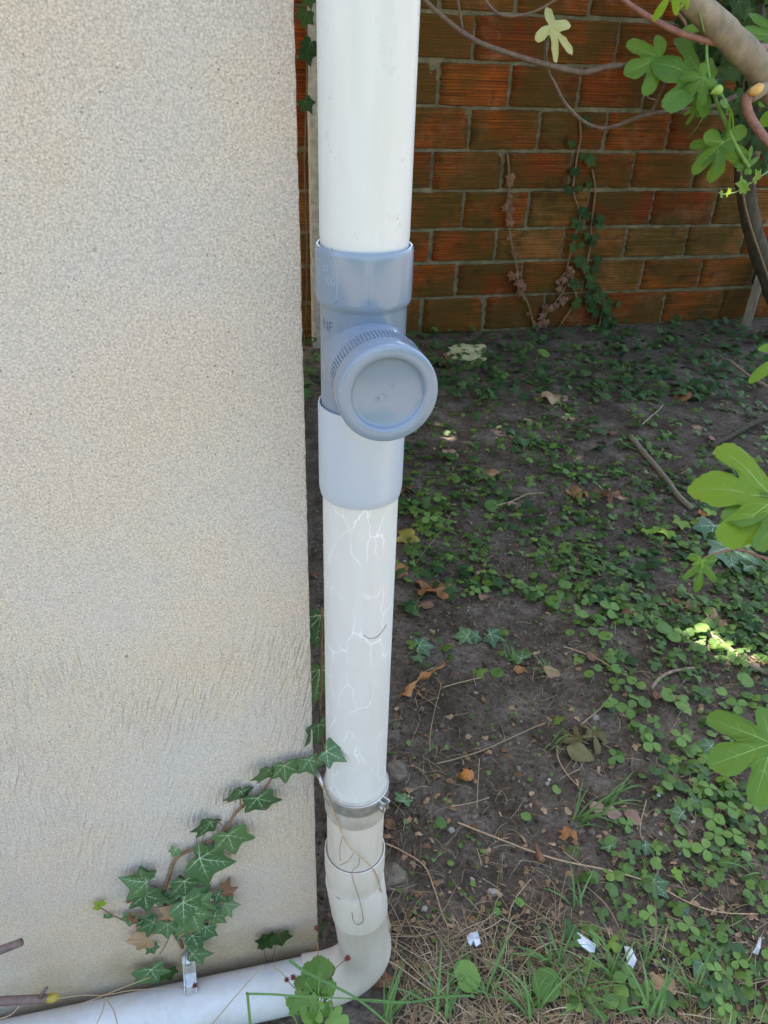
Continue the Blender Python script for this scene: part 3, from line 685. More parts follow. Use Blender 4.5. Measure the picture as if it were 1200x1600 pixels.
figleaf(fig_big[0], (1030, 92), (976, 112), 1.55, (-.2, -.85, .45)); figleaf(fig_big[2], (1100, 122), (1068, 150), 1.46, (.2, -.8, .5))
figleaf(fig_slim[0], (1088, 162), (1078, 197), 1.52, (.2, -.9, .3)); figleaf(fig_slim[2], (1100, 165), (1110, 206), 1.52, (.6, -.7, .2))
figleaf(fig_big[1], (1128, 222), (1120, 290), 1.45, (-.1, -.8, .55)); figleaf(fig_big[0], (1122, 225), (1088, 258), 1.46, (-.4, -.7, .5))
figleaf(fig_slim[0], (1165, 262), (1180, 228), 1.45, (.1, -.85, .45)); figleaf(fig_slim[1], (1168, 258), (1152, 236), 1.45, (.1, -.85, .45))
figleaf(fig_slim[2], (1132, 157), (1172, 190), 1.42, (.5, -.5, .7)); figleaf(fig_slim[1], (1128, 42), (1082, 30), 1.7, (0, -.8, .5))
figleaf(fig_big[0], (1215, 60), (1165, 42), 1.9, (0, -.6, .7)); figleaf(fig_big[2], (1230, 160), (1192, 190), 1.9, (0, -.7, .6))
sh = limb('green_shoot', [F(1170, 262, 1.44), F(1148, 225, 1.45), F(1133, 190, 1.46), F(1120, 160, 1.47), F(1108, 120, 1.48), F(1104, 80, 1.5), F(1106, 30, 1.5)], [.006, .0062, .006, .0055, .005, .0045, .003], M['stem_green'], fig, 8)
limb('petiole', [F(1118, 148, 1.46), F(1108, 146, 1.46), F(1095, 134, 1.48)], [.0025, .002, .002], M['stem_green'], fig, 6)
limb('petiole', [F(1100, 50, 1.48), F(1093, 20, 1.46)], [.0025, .002], M['stem_green'], fig, 6)
c = F(1121, 141, 1.44); mb = MB()
mb.lathe([(.0001, .016), (.006, .0155), (.012, .011), (.0145, .004), (.0135, -.004), (.009, -.011), (.004, -.017), (.0025, -.022)], 16, axis=Matrix.Translation(c) @ Matrix.Rotation(R(70), 4, 'Y'))
link('fig_fruit', mb.mesh('fig_fruit', [M['green_fig']]), fig)
# low shoots carrying big leaves across the right edge
def low_shoot(px, py, d): return depth_at(px, py, d) - FR
def low_leaf(me, b_, t_, d, nrm, parent, dt=None):
    b_, t_ = depth_at(*b_, d), depth_at(*t_, dt or d); return leaf_to(parent, me, b_, t_, nrm, None, 'leaf', FR)
s1 = limb('branch', [Vector((-.05, 0, .45)), Vector((-.6, -.3, .75)), low_shoot(1330, 830, 1.6), low_shoot(1250, 806, 1.52), low_shoot(1198, 792, 1.5)], [.012, .010, .007, .004, .003], M['twig_red'], fig, 8)
low_leaf(fig_limeb, (1212, 782), (1086, 748), 1.5, (-.25, -.35, .9), fig)
low_leaf(fig_big[0], (1226, 800), (1128, 800), 1.47, (-.1, -.2, .95), fig)
s2 = limb('branch', [Vector((-.05, 0, .4)), Vector((-.5, -.6, .55)), low_shoot(1330, 1130, 1.6), low_shoot(1260, 1160, 1.52), low_shoot(1208, 1168, 1.45)], [.011, .009, .006, .004, .003], M['twig_red'], fig, 8)
low_leaf(fig_big[0], (1206, 1164), (1106, 1192), 1.45, (-.1, -.25, .95), fig)
s3 = limb('branch', [Vector((-.1, 0, .3)), Vector((-.6, -.3, .45)), low_shoot(1240, 860, 2.0), low_shoot(1150, 858, 1.98), low_shoot(1098, 872, 1.96)], [.009, .006, .004, .003, .0025], M['twig_red'], fig, 8)
low_leaf(fig_slim[0], (1097, 878), (1092, 928), 1.96, (-.1, -.5, .85), fig); low_leaf(fig_lime, (1097, 878), (1078, 868), 1.95, (-.1, -.5, .85), fig)
low_leaf(fig_slim[1], (1250, 548), (1178, 570), 1.7, (-.1, -.4, .9), fig); limb('branch', [Vector((-.3, 0, 1.0)), low_shoot(1330, 540, 1.75), low_shoot(1250, 548, 1.7)], [.01, .005, .003], M['twig_red'], fig, 8)

# the crown out of view: packed to block the sun, slits cut for two streaks
def build_canopy():
    rng = np.random.RandomState(3); V = []; Fc = []
    shape = [(0, 1.), (.35, .75), (.62, .5), (.5, .15), (.66, -.2), (.3, -.45), (0, -.3), (-.3, -.45), (-.66, -.2), (-.5, .15), (-.62, .5), (-.35, .75)]
    slits = [((1.278, 1.17), (1.279, .95)), ((1.495, .84), (1.56, .66))]
    base_pts = [(0, 0, 0)] + [(x, y, 0) for x, y in shape]
    zsq = []
    for zl, sp in ((3.6, .105), (3.85, .105), (4.15, .12)):
        for x in np.arange(-.7, 3.7, sp):
            for y in np.arange(1.75, 6.9, sp):
                px, py = x + rng.uniform(-.035, .035), y + rng.uniform(-.035, .035)
                pz = zl + rng.uniform(-.1, .1) + .25 * noise.noise((px * .8, py * .8, zl))
                size = rng.uniform(.095, .125)
                nrm = Vector((rng.uniform(-.4, .4), rng.uniform(-.4, .4), 1)) + SUN * .5
                # where this leaf's shadow falls
                t = pz / SUN.z; gx, gy = px - SUN.x * t, py - SUN.y * t; skip = False
                for (ax_, ay), (bx_, by) in slits:
                    ab = Vector((bx_ - ax_, by - ay)); ap = Vector((gx - ax_, gy - ay)); u = max(0, min(1, ap.dot(ab) / ab.length_squared))
                    if (ap - ab * u).length < .066: skip = True
                if skip: continue
                a = rng.uniform(0, 2 * PI); m = frame((px, py, pz), (math.cos(a), math.sin(a), rng.uniform(-.5, .1)), nrm, size)
                o = len(V); V.extend([tuple(m @ Vector((q[0], q[1], -.25 * (q[0] ** 2 + q[1] ** 2)))) for q in base_pts])
                Fc.extend([(o, o + 1 + (k + 1) % 12, o + 1 + k) for k in range(12)])
    V = [(v[0] - FR.x, v[1] - FR.y, v[2] - FR.z) for v in V]
    me = bpy.data.meshes.new('shade_crown'); me.from_pydata(V, [], Fc); me.materials.append(M['canopy']); me.update()
    o = link('shade_crown', me, fig); o['kind'] = 'stuff'
build_canopy()

TR = plane_y(1228, 512, 3.75); TR = Vector((TR.x, 3.75, 0))
tree = thing('ivy_clad_tree', 'dark curved tree trunk in front of the brick wall with ivy at its top', 'tree', TR)
def T(px, py, y=3.75): return plane_y(px, py, y) - TR
limb('trunk', [Vector((.06, 0, -.1)), T(1222, 490), T(1203, 440), T(1182, 380), T(1167, 310), T(1164, 240), T(1170, 150), T(1174, 60), T(1176, -40), T(1180, -200)], [.085, .075, .062, .062, .064, .066, .070, .072, .075, .07], M['bark_dark'], tree, 12, 5, .2)
limb('branch', [T(1212, 470), T(1202, 430, 3.8), T(1216, 380, 3.85), T(1240, 330, 3.9)], [.03, .022, .02, .018], M['bark_dark'], tree)
ti = thing('climbing_ivy', 'dark ivy climbing the top of the tree trunk behind the fig', 'ivy', TR)
rnd = random.Random(21)
mb = MB(); mb.tube(smooth_path([Vector((.02, -.08, -.0)), T(1195, 420, 3.66), T(1160, 300, 3.66), T(1160, 150, 3.66), T(1168, 0, 3.66)], 5), .008, 6); link('stem', mb.mesh('stem', [M['stem_brown']]), ti)
for k in range(85):
    if k < 45: px, py, y = rnd.uniform(1070, 1165), rnd.uniform(-30, 165), rnd.uniform(3.45, 3.8)
    elif k < 70: px, py, y = rnd.uniform(1150, 1215), rnd.uniform(-30, 260), rnd.uniform(3.5, 3.65)
    else: px, py, y = rnd.uniform(1120, 1215), rnd.uniform(90, 215), rnd.uniform(3.5, 3.65)
    if px < 1100 and py > 100: py -= 90
    b_ = plane_y(px, py, y); a = rnd.uniform(-.9, .9)
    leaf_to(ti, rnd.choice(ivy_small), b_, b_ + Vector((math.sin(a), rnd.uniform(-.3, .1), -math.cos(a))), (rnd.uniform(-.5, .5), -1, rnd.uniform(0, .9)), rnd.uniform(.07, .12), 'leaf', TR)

# ivy runner with young pale leaves crossing the trunk
rl = thing('ivy_runner', 'pale green ivy shoot with small young leaves hanging beside the dark trunk', 'ivy', plane_y(1210, 262, 1.7))
rl0 = rl.location.copy()
mb = MB(); mb.tube(smooth_path([plane_y(x, y, 1.7) - rl0 for x, y in [(1240, 240), (1200, 268), (1170, 288), (1150, 300), (1127, 304)]], 5), .0022, 6); link('stem', mb.mesh('stem', [M['ivy_vein']]), rl)
for (bx_, by), (tx, ty) in [((1138, 303), (1139, 293)), ((1160, 295), (1172, 284)), ((1163, 292), (1150, 286)), ((1183, 280), (1182, 264)), ((1128, 304), (1124, 300))]:
    leaf_to(rl, rnd.choice(ivy_lime), plane_y(bx_, by, 1.69), plane_y(tx, ty, 1.68), (0, -.8, .5), None, 'leaf', rl0)

# ------------------------------------------------------------------ ivy on the house wall
WI = Vector((-.255, -.005, .12))
iv = thing('wall_ivy', 'ivy climbing from the ground pipe up the beige wall to the corner', 'ivy', WI)
def Wp(px, py, off=.012): return plane_y(px, py, -off)
def stem(pts, rad, mat, parent, root, off=.006, name='stem'):
    mb = MB(); mb.tube(smooth_path([(Wp(x, y, off) - root) for x, y in pts], 5), rad, 7); return link(name, mb.mesh(name, [mat]), parent)
def stem_r(pts, r0, r1, mat, parent, root, off=.006, name='stem'):
    sp = smooth_path([(Wp(x, y, off) - root) for x, y in pts], 5); mb = MB()
    mb.tube(sp, [r0 + (r1 - r0) * i / (len(sp) - 1) for i in range(len(sp))], 7); return link(name, mb.mesh(name, [mat]), parent)
stem_r([(285, 1480), (268, 1440), (255, 1405), (262, 1375), (272, 1347), (285, 1334), (309, 1324), (345, 1303), (368, 1271), (385, 1255), (403, 1245), (418, 1226), (430, 1211), (462, 1199), (491, 1189), (508, 1182)], .0042, .0014, M['stem_brown'], iv, WI, .008)
for pts in [[(255, 1393), (245, 1386), (228, 1382)], [(258, 1415), (240, 1418), (222, 1414)], [(222, 1432), (195, 1436), (180, 1432), (166, 1424), (152, 1414)], [(270, 1440), (300, 1425), (330, 1410), (350, 1402)], [(268, 1450), (262, 1470), (250, 1490)], [(355, 1297), (338, 1282)], [(312, 1324), (322, 1296)], [(385, 1255), (378, 1262), (374, 1240)], [(345, 1303), (352, 1316)], [(309, 1324), (318, 1345)], [(395, 1250), (404, 1256)]]:
    stem(pts, .0011, M['stem_brown'], iv, WI, .012)
WL = [((483, 1187), (492, 1212), 36, .03), ((444, 1196), (447, 1228), 40, .03), ((420, 1203), (402, 1236), 38, .022), ((376, 1236), (352, 1272), 42, .022), ((402, 1247), (421, 1291), 52, .03), ((329, 1285), (304, 1318), 42, .022),
      ((356, 1304), (370, 1347), 54, .03), ((312, 1340), (354, 1352), 58, .03), ((274, 1327), (268, 1342), 17, .02), ((229, 1378), (198, 1380), 50, .03), ((222, 1372), (215, 1352), 36, .028), ((226, 1398), (234, 1450), 58, .034), ((288, 1388), (262, 1392), 34, .03), ((288, 1376), (294, 1420), 52, .036),
      ((286, 1410), (340, 1437), 66, .040), ((300, 1426), (314, 1462), 52, .046), ((341, 1396), (362, 1418), 32, .028), ((352, 1412), (368, 1414), 30, .026), ((335, 1430), (350, 1446), 32, .03), ((300, 1462), (330, 1470), 42, .03), ((262, 1444), (262, 1478), 40, .035), ((300, 1490), (342, 1494), 44, .04), ((206, 1432), (200, 1455), 28, .026),
      ((226, 1434), (232, 1462), 30, .03), ((246, 1402), (260, 1412), 26, .026), ((238, 1478), (242, 1494), 20, .02), ((240, 1440), (222, 1452), 34, .03), ((285, 1450), (276, 1474), 34, .03), ((322, 1448), (318, 1474), 34, .035), ((168, 1430), (169, 1446), 16, .014), ((345, 1420), (330, 1440), 30, .024), ((262, 1410), (280, 1402), 30, .02), ((312, 1408), (330, 1398), 34, .03)]
rnd = random.Random(8)
for i, ((bx_, by), (tx, ty), sz, off) in enumerate(WL):
    b_ = Wp(bx_, by, off * .6); t_ = Wp(tx, ty, off)
    nrm = Vector((rnd.uniform(-.4, .4), -1, rnd.uniform(.2, 1.0)))
    if i in (2, 3, 5): nrm = Vector((.75, -.7, .35))
    leaf_to(iv, ivy_big[i % 5], b_, t_, nrm, sz * px_m(b_) * rnd.uniform(.86, 1.04) * (1. if i < 9 else .86), 'leaf', WI)
for (bx_, by), (tx, ty), me in [((158, 1416), (146, 1410), ivy_lime[0])]: leaf_to(iv, me, Wp(bx_, by), Wp(tx, ty), (0, -1, .4), None, 'leaf', WI)
dead = leaf_mesh('dead_ivy_leaf', IVY, [M['dry_tan'], M['dry_vein']], 20, (.5, 1), (.3, 1.2, .4), .15, seed=71)
dead2 = leaf_mesh('dead_ivy_leaf', IVY, [M['dry_brown'], M['dry_vein']], 20, (.5, 1), (.3, 1.2, .4), .15, seed=72)
for (bx_, by), (tx, ty), me in [((232, 1466), (196, 1476), dead), ((275, 1425), (250, 1424), dead), ((290, 1452), (272, 1472), dead), ((205, 1405), (196, 1410), dead2), ((350, 1392), (372, 1390), dead2), ((205, 1440), (214, 1436), dead2), ((300, 1440), (285, 1462), dead)]:
    o = leaf_to(iv, me, Wp(bx_, by, .02), Wp(tx, ty, .028), (.1, -1, .4), None, 'leaf', WI); o['label'] = 'dead brown ivy leaf'
# leaves coming round the corner behind the drainpipe
for (px, py), (tx, ty), y in [((500, 960), (497, 1022), .03), ((499, 1045), (496, 1110), .04), ((497, 1132), (500, 1168), .01), ((493, 1460), (497, 1440), .02)]:
    b_, t_ = plane_y(px, py, y), plane_y(tx, ty, y); leaf_to(iv, ivy_big[1], b_, t_, (.5, -.8, .3), (t_ - b_).length, 'leaf', WI)
mb = MB(); mb.tube(smooth_path([plane_y(x, y, .03) - WI for x, y in [(510, 1190), (500, 1130), (502, 1050), (503, 950)]], 5), .002, 6); link('stem', mb.mesh('stem', [M['stem_brown']]), iv)
sp = Vector((-.11, -.004, .10)); si = thing('ivy_seedling', 'tiny ivy shoot at the foot of the wall just above the ground pipe', 'ivy', sp)
stem([(424, 1507), (416, 1500), (413, 1480), (424, 1462)], .001, M['stem_brown'], si, sp, .012); stem([(424, 1505), (430, 1480), (434, 1460)], .0009, M['stem_brown'], si, sp, .012)
for (bx_, by), (tx, ty) in [((418, 1468), (402, 1486)), ((416, 1470), (426, 1484)), ((436, 1462), (442, 1482)), ((420, 1466), (410, 1462))]:
    leaf_to(si, ivy_small[0], Wp(bx_, by, .014), Wp(tx, ty, .02), (.1, -1, .3), None, 'leaf', sp)
sp = Wp(250, 1545, .02); si = thing('ivy_leaf', 'single ivy leaf wedged between the wall foot and the ground pipe', 'ivy', sp)
leaf_to(si, ivy_big[2], Wp(236, 1514, .018), Wp(250, 1545, .03), (0, -1, .5), None, 'leaf', sp); leaf_to(si, ivy_small[2], Wp(262, 1518, .015), Wp(268, 1534, .02), (.2, -1, .4), None, 'leaf', sp)
# ivy in the dark gap behind the pipe
sp = plane_y(478, 150, 3.95); gi = thing('gap_ivy', 'dark ivy leaves in the narrow gap between house corner and drainpipe', 'ivy', sp)
for px, py, tx, ty in [(486, 66, 476, 88), (478, 20, 472, 46), (478, 78, 486, 104), (476, 158, 489, 178), (481, -6, 487, 16)]:
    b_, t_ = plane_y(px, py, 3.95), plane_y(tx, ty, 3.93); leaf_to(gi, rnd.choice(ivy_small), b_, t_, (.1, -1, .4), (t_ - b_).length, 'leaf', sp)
mb = MB(); mb.tube([plane_y(x, y, 3.99) - sp for x, y in [(478, 540), (480, 400), (476, 250), (480, 120), (478, -40)]], .006, 6); link('stem', mb.mesh('stem', [M['bark_dark']]), gi)

# vines on the brick wall
def vine(name, label, strands, nleaf, pool, smat, size, spread, seed):
    rnd = random.Random(seed); root = plane_y(*strands[0][-1], YB); root.z = 0
    v = thing(name, label, 'ivy', root)
    for st in strands:
        P = smooth_path([plane_y(x, y, YB - .025) - root for x, y in st], 6); mb = MB(); mb.tube(P, .007, 5); link('stem', mb.mesh('stem', [smat]), v)
        for k in range(nleaf):
            p = P[rnd.randrange(len(P))] + root + Vector((rnd.gauss(0, spread), -rnd.uniform(.0, .04), rnd.uniform(-.06, .06)))
            a = rnd.uniform(-1., 1.); leaf_to(v, rnd.choice(pool), p, p + Vector((math.sin(a), rnd.uniform(-.5, 0), -math.cos(a))), (rnd.uniform(-.4, .4), -1, rnd.uniform(.1, .8)), rnd.uniform(*size), 'leaf', root)
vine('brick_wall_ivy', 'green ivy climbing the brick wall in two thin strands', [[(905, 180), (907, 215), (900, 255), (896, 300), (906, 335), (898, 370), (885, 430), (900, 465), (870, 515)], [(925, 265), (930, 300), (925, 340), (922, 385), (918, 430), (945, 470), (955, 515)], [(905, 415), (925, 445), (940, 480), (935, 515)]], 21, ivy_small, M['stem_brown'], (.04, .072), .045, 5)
dsm = [leaf_mesh('shrivelled_leaf', IVY, [M['dry_brown'], M['dry_vein']], 12, (.6, 1), (.5, 1.6, .4), .2, seed=80 + k) for k in range(3)]
vine('dead_ivy', 'dead brown ivy strand clinging to the brick wall left of the green ivy', [[(793, 240), (796, 290), (792, 330), (800, 385), (808, 420), (812, 455), (825, 475), (835, 515)], [(870, 440), (888, 425), (880, 455), (860, 480), (840, 500)]], 22, dsm, M['stem_brown'], (.03, .06), .018, 6)

# ------------------------------------------------------------------ loose soil, gravel, straw and ground cover (past counting)
def mass(name, V, Fc, mat, smooth=False, kind='stuff'):
    me = bpy.data.meshes.new(name); me.from_pydata(V, [], Fc); me.materials.append(mat)
    if smooth: me.polygons.foreach_set('use_smooth', [True] * len(Fc))
    me.update(); o = link(name, me); o['kind'] = kind; return o
def in_yard(x, y):
    if x < .13 and y > -.005: return x > .02 and y > .02
    return not (y < 0 and x < .14 and y > -.125) and not (x < .16 and -.13 < y < .02)
def crumbs(name, n, rng, smin, smax, mat, box, power=2.):
    ico = [(-.53, 0, .85), (.53, 0, .85), (-.53, 0, -.85), (.53, 0, -.85), (0, .85, .53), (0, .85, -.53), (0, -.85, .53), (0, -.85, -.53), (.85, .53, 0), (-.85, .53, 0), (.85, -.53, 0), (-.85, -.53, 0)]
    icf = [(0, 4, 1), (0, 9, 4), (9, 5, 4), (4, 5, 8), (4, 8, 1), (8, 10, 1), (8, 3, 10), (5, 3, 8), (5, 2, 3), (2, 7, 3), (7, 10, 3), (7, 6, 10), (7, 11, 6), (11, 0, 6), (0, 1, 6), (6, 1, 10), (9, 0, 11), (9, 11, 2), (9, 2, 5), (7, 2, 11)]
    V = []; Fc = []
    for _ in range(n):
        x = rng.uniform(box[0], box[1]); y = box[2] + (box[3] - box[2]) * rng.rand() ** 1.4
        if not in_yard(x, y): continue
        if noise.noise((x * 3, y * 3, 20)) < rng.uniform(-.7, .3): continue
        s = smin + (smax - smin) * rng.rand() ** power; z = hgt(x, y)
        sc = (s * rng.uniform(.7, 1.3), s * rng.uniform(.7, 1.3), s * rng.uniform(.5, .9)); a = rng.uniform(0, 6.28); ca, sa = math.cos(a), math.sin(a); o = len(V)
        for q in ico:
            j = 1 + rng.uniform(-.4, .4); X, Y, Z = q[0] * sc[0] * j, q[1] * sc[1] * j, q[2] * sc[2] * j
            V.append((x + X * ca - Y * sa, y + X * sa + Y * ca, z + Z + s * .25))
        Fc.extend([(a_ + o, b_ + o, c_ + o) for a_, b_, c_ in icf])
    mass(name, V, Fc, mat, False)
rng = np.random.RandomState(4)
crumbs('loose_soil', 15000, rng, .0016, .009, M['crumb'], (.02, 2.1, -.55, 2.2), 3.)
crumbs('gravel', 420, rng, .002, .007, M['pebble'], (.1, 2.1, -.5, 2.6), 2.5)
def fibres(name, n, rng, lmin, lmax, w, mat, place, lift=.004):
    V = []; Fc = []
    for _ in range(n):
        x, y = place(rng)
        if x is None: continue
        L = rng.uniform(lmin, lmax); a = rng.uniform(0, 2 * PI); bend = rng.uniform(-.9, .9); ww = w * rng.uniform(.6, 1.4); K = 4; o = len(V); hop = rng.uniform(0, .014)
        ok = True; ps = []
        for k in range(K + 1):
            ps.append((x, y)); x += math.cos(a) * L / K; y += math.sin(a) * L / K; a += bend / K + rng.uniform(-.15, .15)
        if not all(in_yard(*p) for p in ps): continue
        for k, (x_, y_) in enumerate(ps):
            z = hgt(x_, y_) + lift + hop * math.sin(PI * k / K) + .003
            aa = a; q = ww * (1 - .5 * k / K)
            V += [(x_ - math.sin(aa) * q, y_ + math.cos(aa) * q, z), (x_ + math.sin(aa) * q, y_ - math.cos(aa) * q, z), (x_, y_, z + q * 1.2)]
        for k in range(K):
            b0 = o + 3 * k; Fc += [(b0, b0 + 3, b0 + 5, b0 + 2), (b0 + 2, b0 + 5, b0 + 4, b0 + 1), (b0 + 1, b0 + 4, b0 + 3, b0)]
    mass(name, V, Fc, mat)
def straw_place(rng):
    # thick at the front by the elbow, thin on the bare patch, scattered further back
    px, py = rng.uniform(590, 1210), 1610 - 1080 * rng.rand() ** 2.0
    if noise.noise((px * .009, py * .009, 5)) < rng.uniform(-.55, .25): return None, None
    p = ground_at(px, py); return p.x, p.y
fibres('dry_grass_litter', 2000, rng, .015, .085, .0009, M['straw'], straw_place)
def straw_place2(rng):
    px = rng.uniform(600, 900) if rng.rand() < .75 else rng.uniform(880, 1210); py = rng.uniform(1440, 1640); p = ground_at(px, py); return p.x, p.y
fibres('dry_grass_mat', 620, rng, .03, .14, .0012, M['straw'], straw_place2, .006)
# ground cover: small round and ivy-like leaves, denser towards the wall and the right
def cover(name, n, rng, poly, smin, smax, mat, place, tilt=.5, hmax=.03):
    V = []; Fc = []; m = len(poly)
    for _ in range(n):
        p = place(rng)
        if p is None: continue
        x, y = p; s = rng.uniform(smin, smax); a = rng.uniform(0, 2 * PI); up = rng.uniform(.004, hmax)
        mt = frame((x, y, hgt(x, y) + up), (math.cos(a), math.sin(a), rng.uniform(-.35, .25)), (rng.uniform(-tilt, tilt), rng.uniform(-tilt, tilt) - .12, 1), s)
        o = len(V); V.append(tuple(mt @ Vector((0, .3, .03)))); V.extend([tuple(mt @ Vector((q[0], q[1], -.18 * (q[0] ** 2 + (q[1] - .3) ** 2)))) for q in poly])
        Fc.extend([(o, o + 1 + (k + 1) % m, o + 1 + k) for k in range(m)])
    mass(name, V, Fc, mat)
RND = [(0.04, 0), (.30, -.12), (.52, .12), (.56, .42), (.45, .72), (.22, .93), (0, .98), (-.22, .93), (-.45, .72), (-.56, .42), (-.52, .12), (-.30, -.12), (-.04, 0)]
TRI = [(0, -.05), (.2, .12), (.5, -.1), (.72, .15), (.6, .42), (.25, .38), (.38, .72), (.2, 1.), (0, 1.05), (-.2, 1.), (-.38, .72), (-.25, .38), (-.6, .42), (-.72, .15), (-.5, -.1), (-.2, .12)]
IVP = [(0, 1.), (.2, .5), (.62, .5), (.45, .1), (.52, -.22), (.05, -.1), (-.05, -.1), (-.52, -.22), (-.45, .1), (-.62, .5), (-.2, .5)]
def patchy(fx, thr, seed, sc=2.6):
    def f(rng):
        px, py = fx(rng); p = ground_at(px, py)
        if not in_yard(p.x, p.y) or p.y > 4.15: return None
        if noise.noise((p.x * sc, p.y * sc, seed)) + .5 * noise.noise((p.x * sc * 3, p.y * sc * 3, seed)) < thr + rng.uniform(-.1, .1): return None
        # bare trodden patch in front of the tee
        dens = 1.0
        q = (px - 760) / 230, (py - 1190) / 260
        if q[0] ** 2 + q[1] ** 2 < 1: dens = .05
        if px < 640 and py > 800: dens = .1
        if px < 860 and py > 1080: dens = min(dens, .12)
        return (p.x, p.y) if rng.rand() < dens else None
    return f
mid = lambda rng: (rng.uniform(610, 1215), 540 + 520 * rng.rand() ** .9)
right = lambda rng: (860 + 360 * rng.rand() ** .7, rng.uniform(820, 1590))
back = lambda rng: (rng.uniform(470, 1250), 500 + 130 * rng.rand() ** 1.3)
cover('round_leaf_ground_cover', 2600, rng, RND, .015, .036, M['weed_mass'], patchy(mid, .0, 1., 3.6))
cover('three_lobed_ground_cover', 2600, rng, TRI, .017, .038, M['weed_mass'], patchy(mid, .0, 2., 3.6))
cover('right_ground_cover', 620, rng, TRI, .020, .036, M['weed_mass'], patchy(right, .0, 3., 4.))
cover('right_round_ground_cover', 700, rng, RND, .018, .034, M['weed_mass'], patchy(right, .0, 4., 4.))
cover('ivy_ground_cover', 1500, rng, IVP, .030, .062, M['ivy_mass'], patchy(back, -.35, 6.), .8, .07)
cover('trailing_ivy_ground_cover', 900, rng, IVP, .03, .06, M['ivy_mass'], patchy(lambda r: (rng.uniform(620, 1215), 560 + 480 * rng.rand()), .05, 8.))

def flakes(rng):
    px, py = rng.uniform(600, 1210), 1600 - 1030 * rng.rand() ** 1.5; p = ground_at(px, py)
    return (p.x, p.y) if in_yard(p.x, p.y) else None
FLK = [(0, 1.), (.3, .7), (.25, .3), (.4, .0), (.05, -.2), (-.3, .05), (-.35, .5), (-.1, .75)]
M['flake'] = mat_leaf('leaf flake', [(.20, .10, .045), (.36, .22, .11), (.48, .33, .19)], island=True, rough=.8, trans=.1, spec=.2)
cover('leaf_litter', 900, rng, FLK, .006, .022, M['flake'], flakes, .9, .008)
def sprouts(rng):
    px, py = rng.uniform(600, 1210), 1600 - 900 * rng.rand() ** 1.3; p = ground_at(px, py)
    if not in_yard(p.x, p.y) or noise.noise((p.x * 4, p.y * 4, 33)) < rng.uniform(-.4, .4): return None
    return p.x, p.y
cover('tiny_seedlings', 900, rng, RND, .006, .016, M['weed_mass'], sprouts, .6, .012)
fibres('fine_rootlets', 1500, rng, .010, .05, .0005, M['straw'], lambda r: (lambda p: (p.x, p.y))(ground_at(r.uniform(600, 1210), r.uniform(650, 1600))), .002)
# ------------------------------------------------------------------ single weeds
def trefoil_mesh(seed, big=1.):
    rnd = random.Random(seed); mb = MB()
    for a, s in ((0, 1.), (112 + rnd.uniform(-12, 12), .88), (-112 + rnd.uniform(-12, 12), .9)):
        half = resample([(0, 1.), (.22, .96), (.40, .78), (.44, .55), (.33, .28), (.12, .06), (.01, .0)], 15, 6, .05)
        ring = half + [(-x, y) for x, y in reversed(half[1:-1])]
        rot = Matrix.Rotation(R(-a), 3, 'Z'); dr = rnd.uniform(.1, .4)
        def q(x, y, f): 
            v = Vector((x * f * s * .62, y * f * s * .62 + .03, 0)); v.z = -dr * v.y * v.y + .16 * abs(v.x) - .3 * v.x * v.x; return rot @ v
        vs = [q(0, .5, 1)] + [q(x * .5, .5 + (y - .5) * .5, 1) for x, y in ring] + [q(x, y, 1) for x, y in ring]; m = len(ring)
        mb.add(vs, [(0, 1 + k, 1 + (k + 1) % m) for k in range(m)] + [(1 + k, 1 + m + k, 1 + m + (k + 1) % m, 1 + (k + 1) % m) for k in range(m)])
        vv = []
        for k in range(4):
            for sg in (-1, 1):
                p = q(sg * .018 * (1 - k / 4), .92 * k / 3, 1); p.z += .012; vv.append(p)
        mb.add(vv, [(2 * k + 1, 2 * k, 2 * k + 2, 2 * k + 3) for k in range(3)], 1)
    mb.f = [tuple(reversed(f)) if m_ == 0 else f for f, m_ in zip(mb.f, mb.mi)]
    mb.tube(smooth_path([(0, 0, 0), (.06, -.18, -.25), (.1, -.2, -.7)], 3), .022, 5, 1)
    return mb.mesh('trefoil_leaf', [M['weed'], M['weed_vein']])
TREF = [trefoil_mesh(k) for k in range(5)]
KID = [leaf_mesh('round_leaf', KIDNEY, [M['weed'], M['weed_vein']], 26, (.45, .8, 1), (.1, .25, .1), teeth=9, amp=.05, veins=[(0, .8, 0), (40, .7, 0), (-40, .7, 0), (85, .5, 0), (-85, .5, 0)], vw=.022, petiole=[(0, 0, 0), (.02, -.2, -.25), (.05, -.3, -.7)], pr=.025, seed=60 + k) for k in range(4)]
OVL = leaf_mesh('oval_leaf', OVAL, [M['weed'], M['weed_vein']], 18, (.5, 1), (.2, .2, .15), veins=[(0, .9, 2)], petiole=[(0, 0, 0), (0, -.2, -.15)], pr=.02, seed=66)
rw = random.Random(77)
MARKS = [('the curved stick', 1050, 1055), ('the white triangle', 910, 1470), ('the folded white paper', 984, 1496), ('the husk with two holes', 728, 1216), ('the olive withered leaves', 910, 1165), ('the thin upright stick', 1025, 1410), ('the lowest big fig leaf', 1165, 1180),
         ('the small lobed fig leaf', 1090, 895), ('the sunlit streak', 962, 942), ('the twisted orange leaf', 660, 1060), ('the crumpled orange leaf', 682, 922), ('the long dry stalk', 1140, 1425), ('the rounded light brown leaf', 1037, 1543), ('the thin white scrap', 1182, 1478), ('the mossy straight stick', 1035, 740),
         ('the pinkish leaf on its twig', 802, 793), ('the screw cap', 620, 640), ('the pinkish fallen leaves', 985, 1280), ('the pipe clamp', 580, 1265), ('the crumpled white square', 740, 1468), ('the lowest sunlit streak', 1140, 1018), ('the grass in mid yard', 850, 1050)]
PLACED = {}
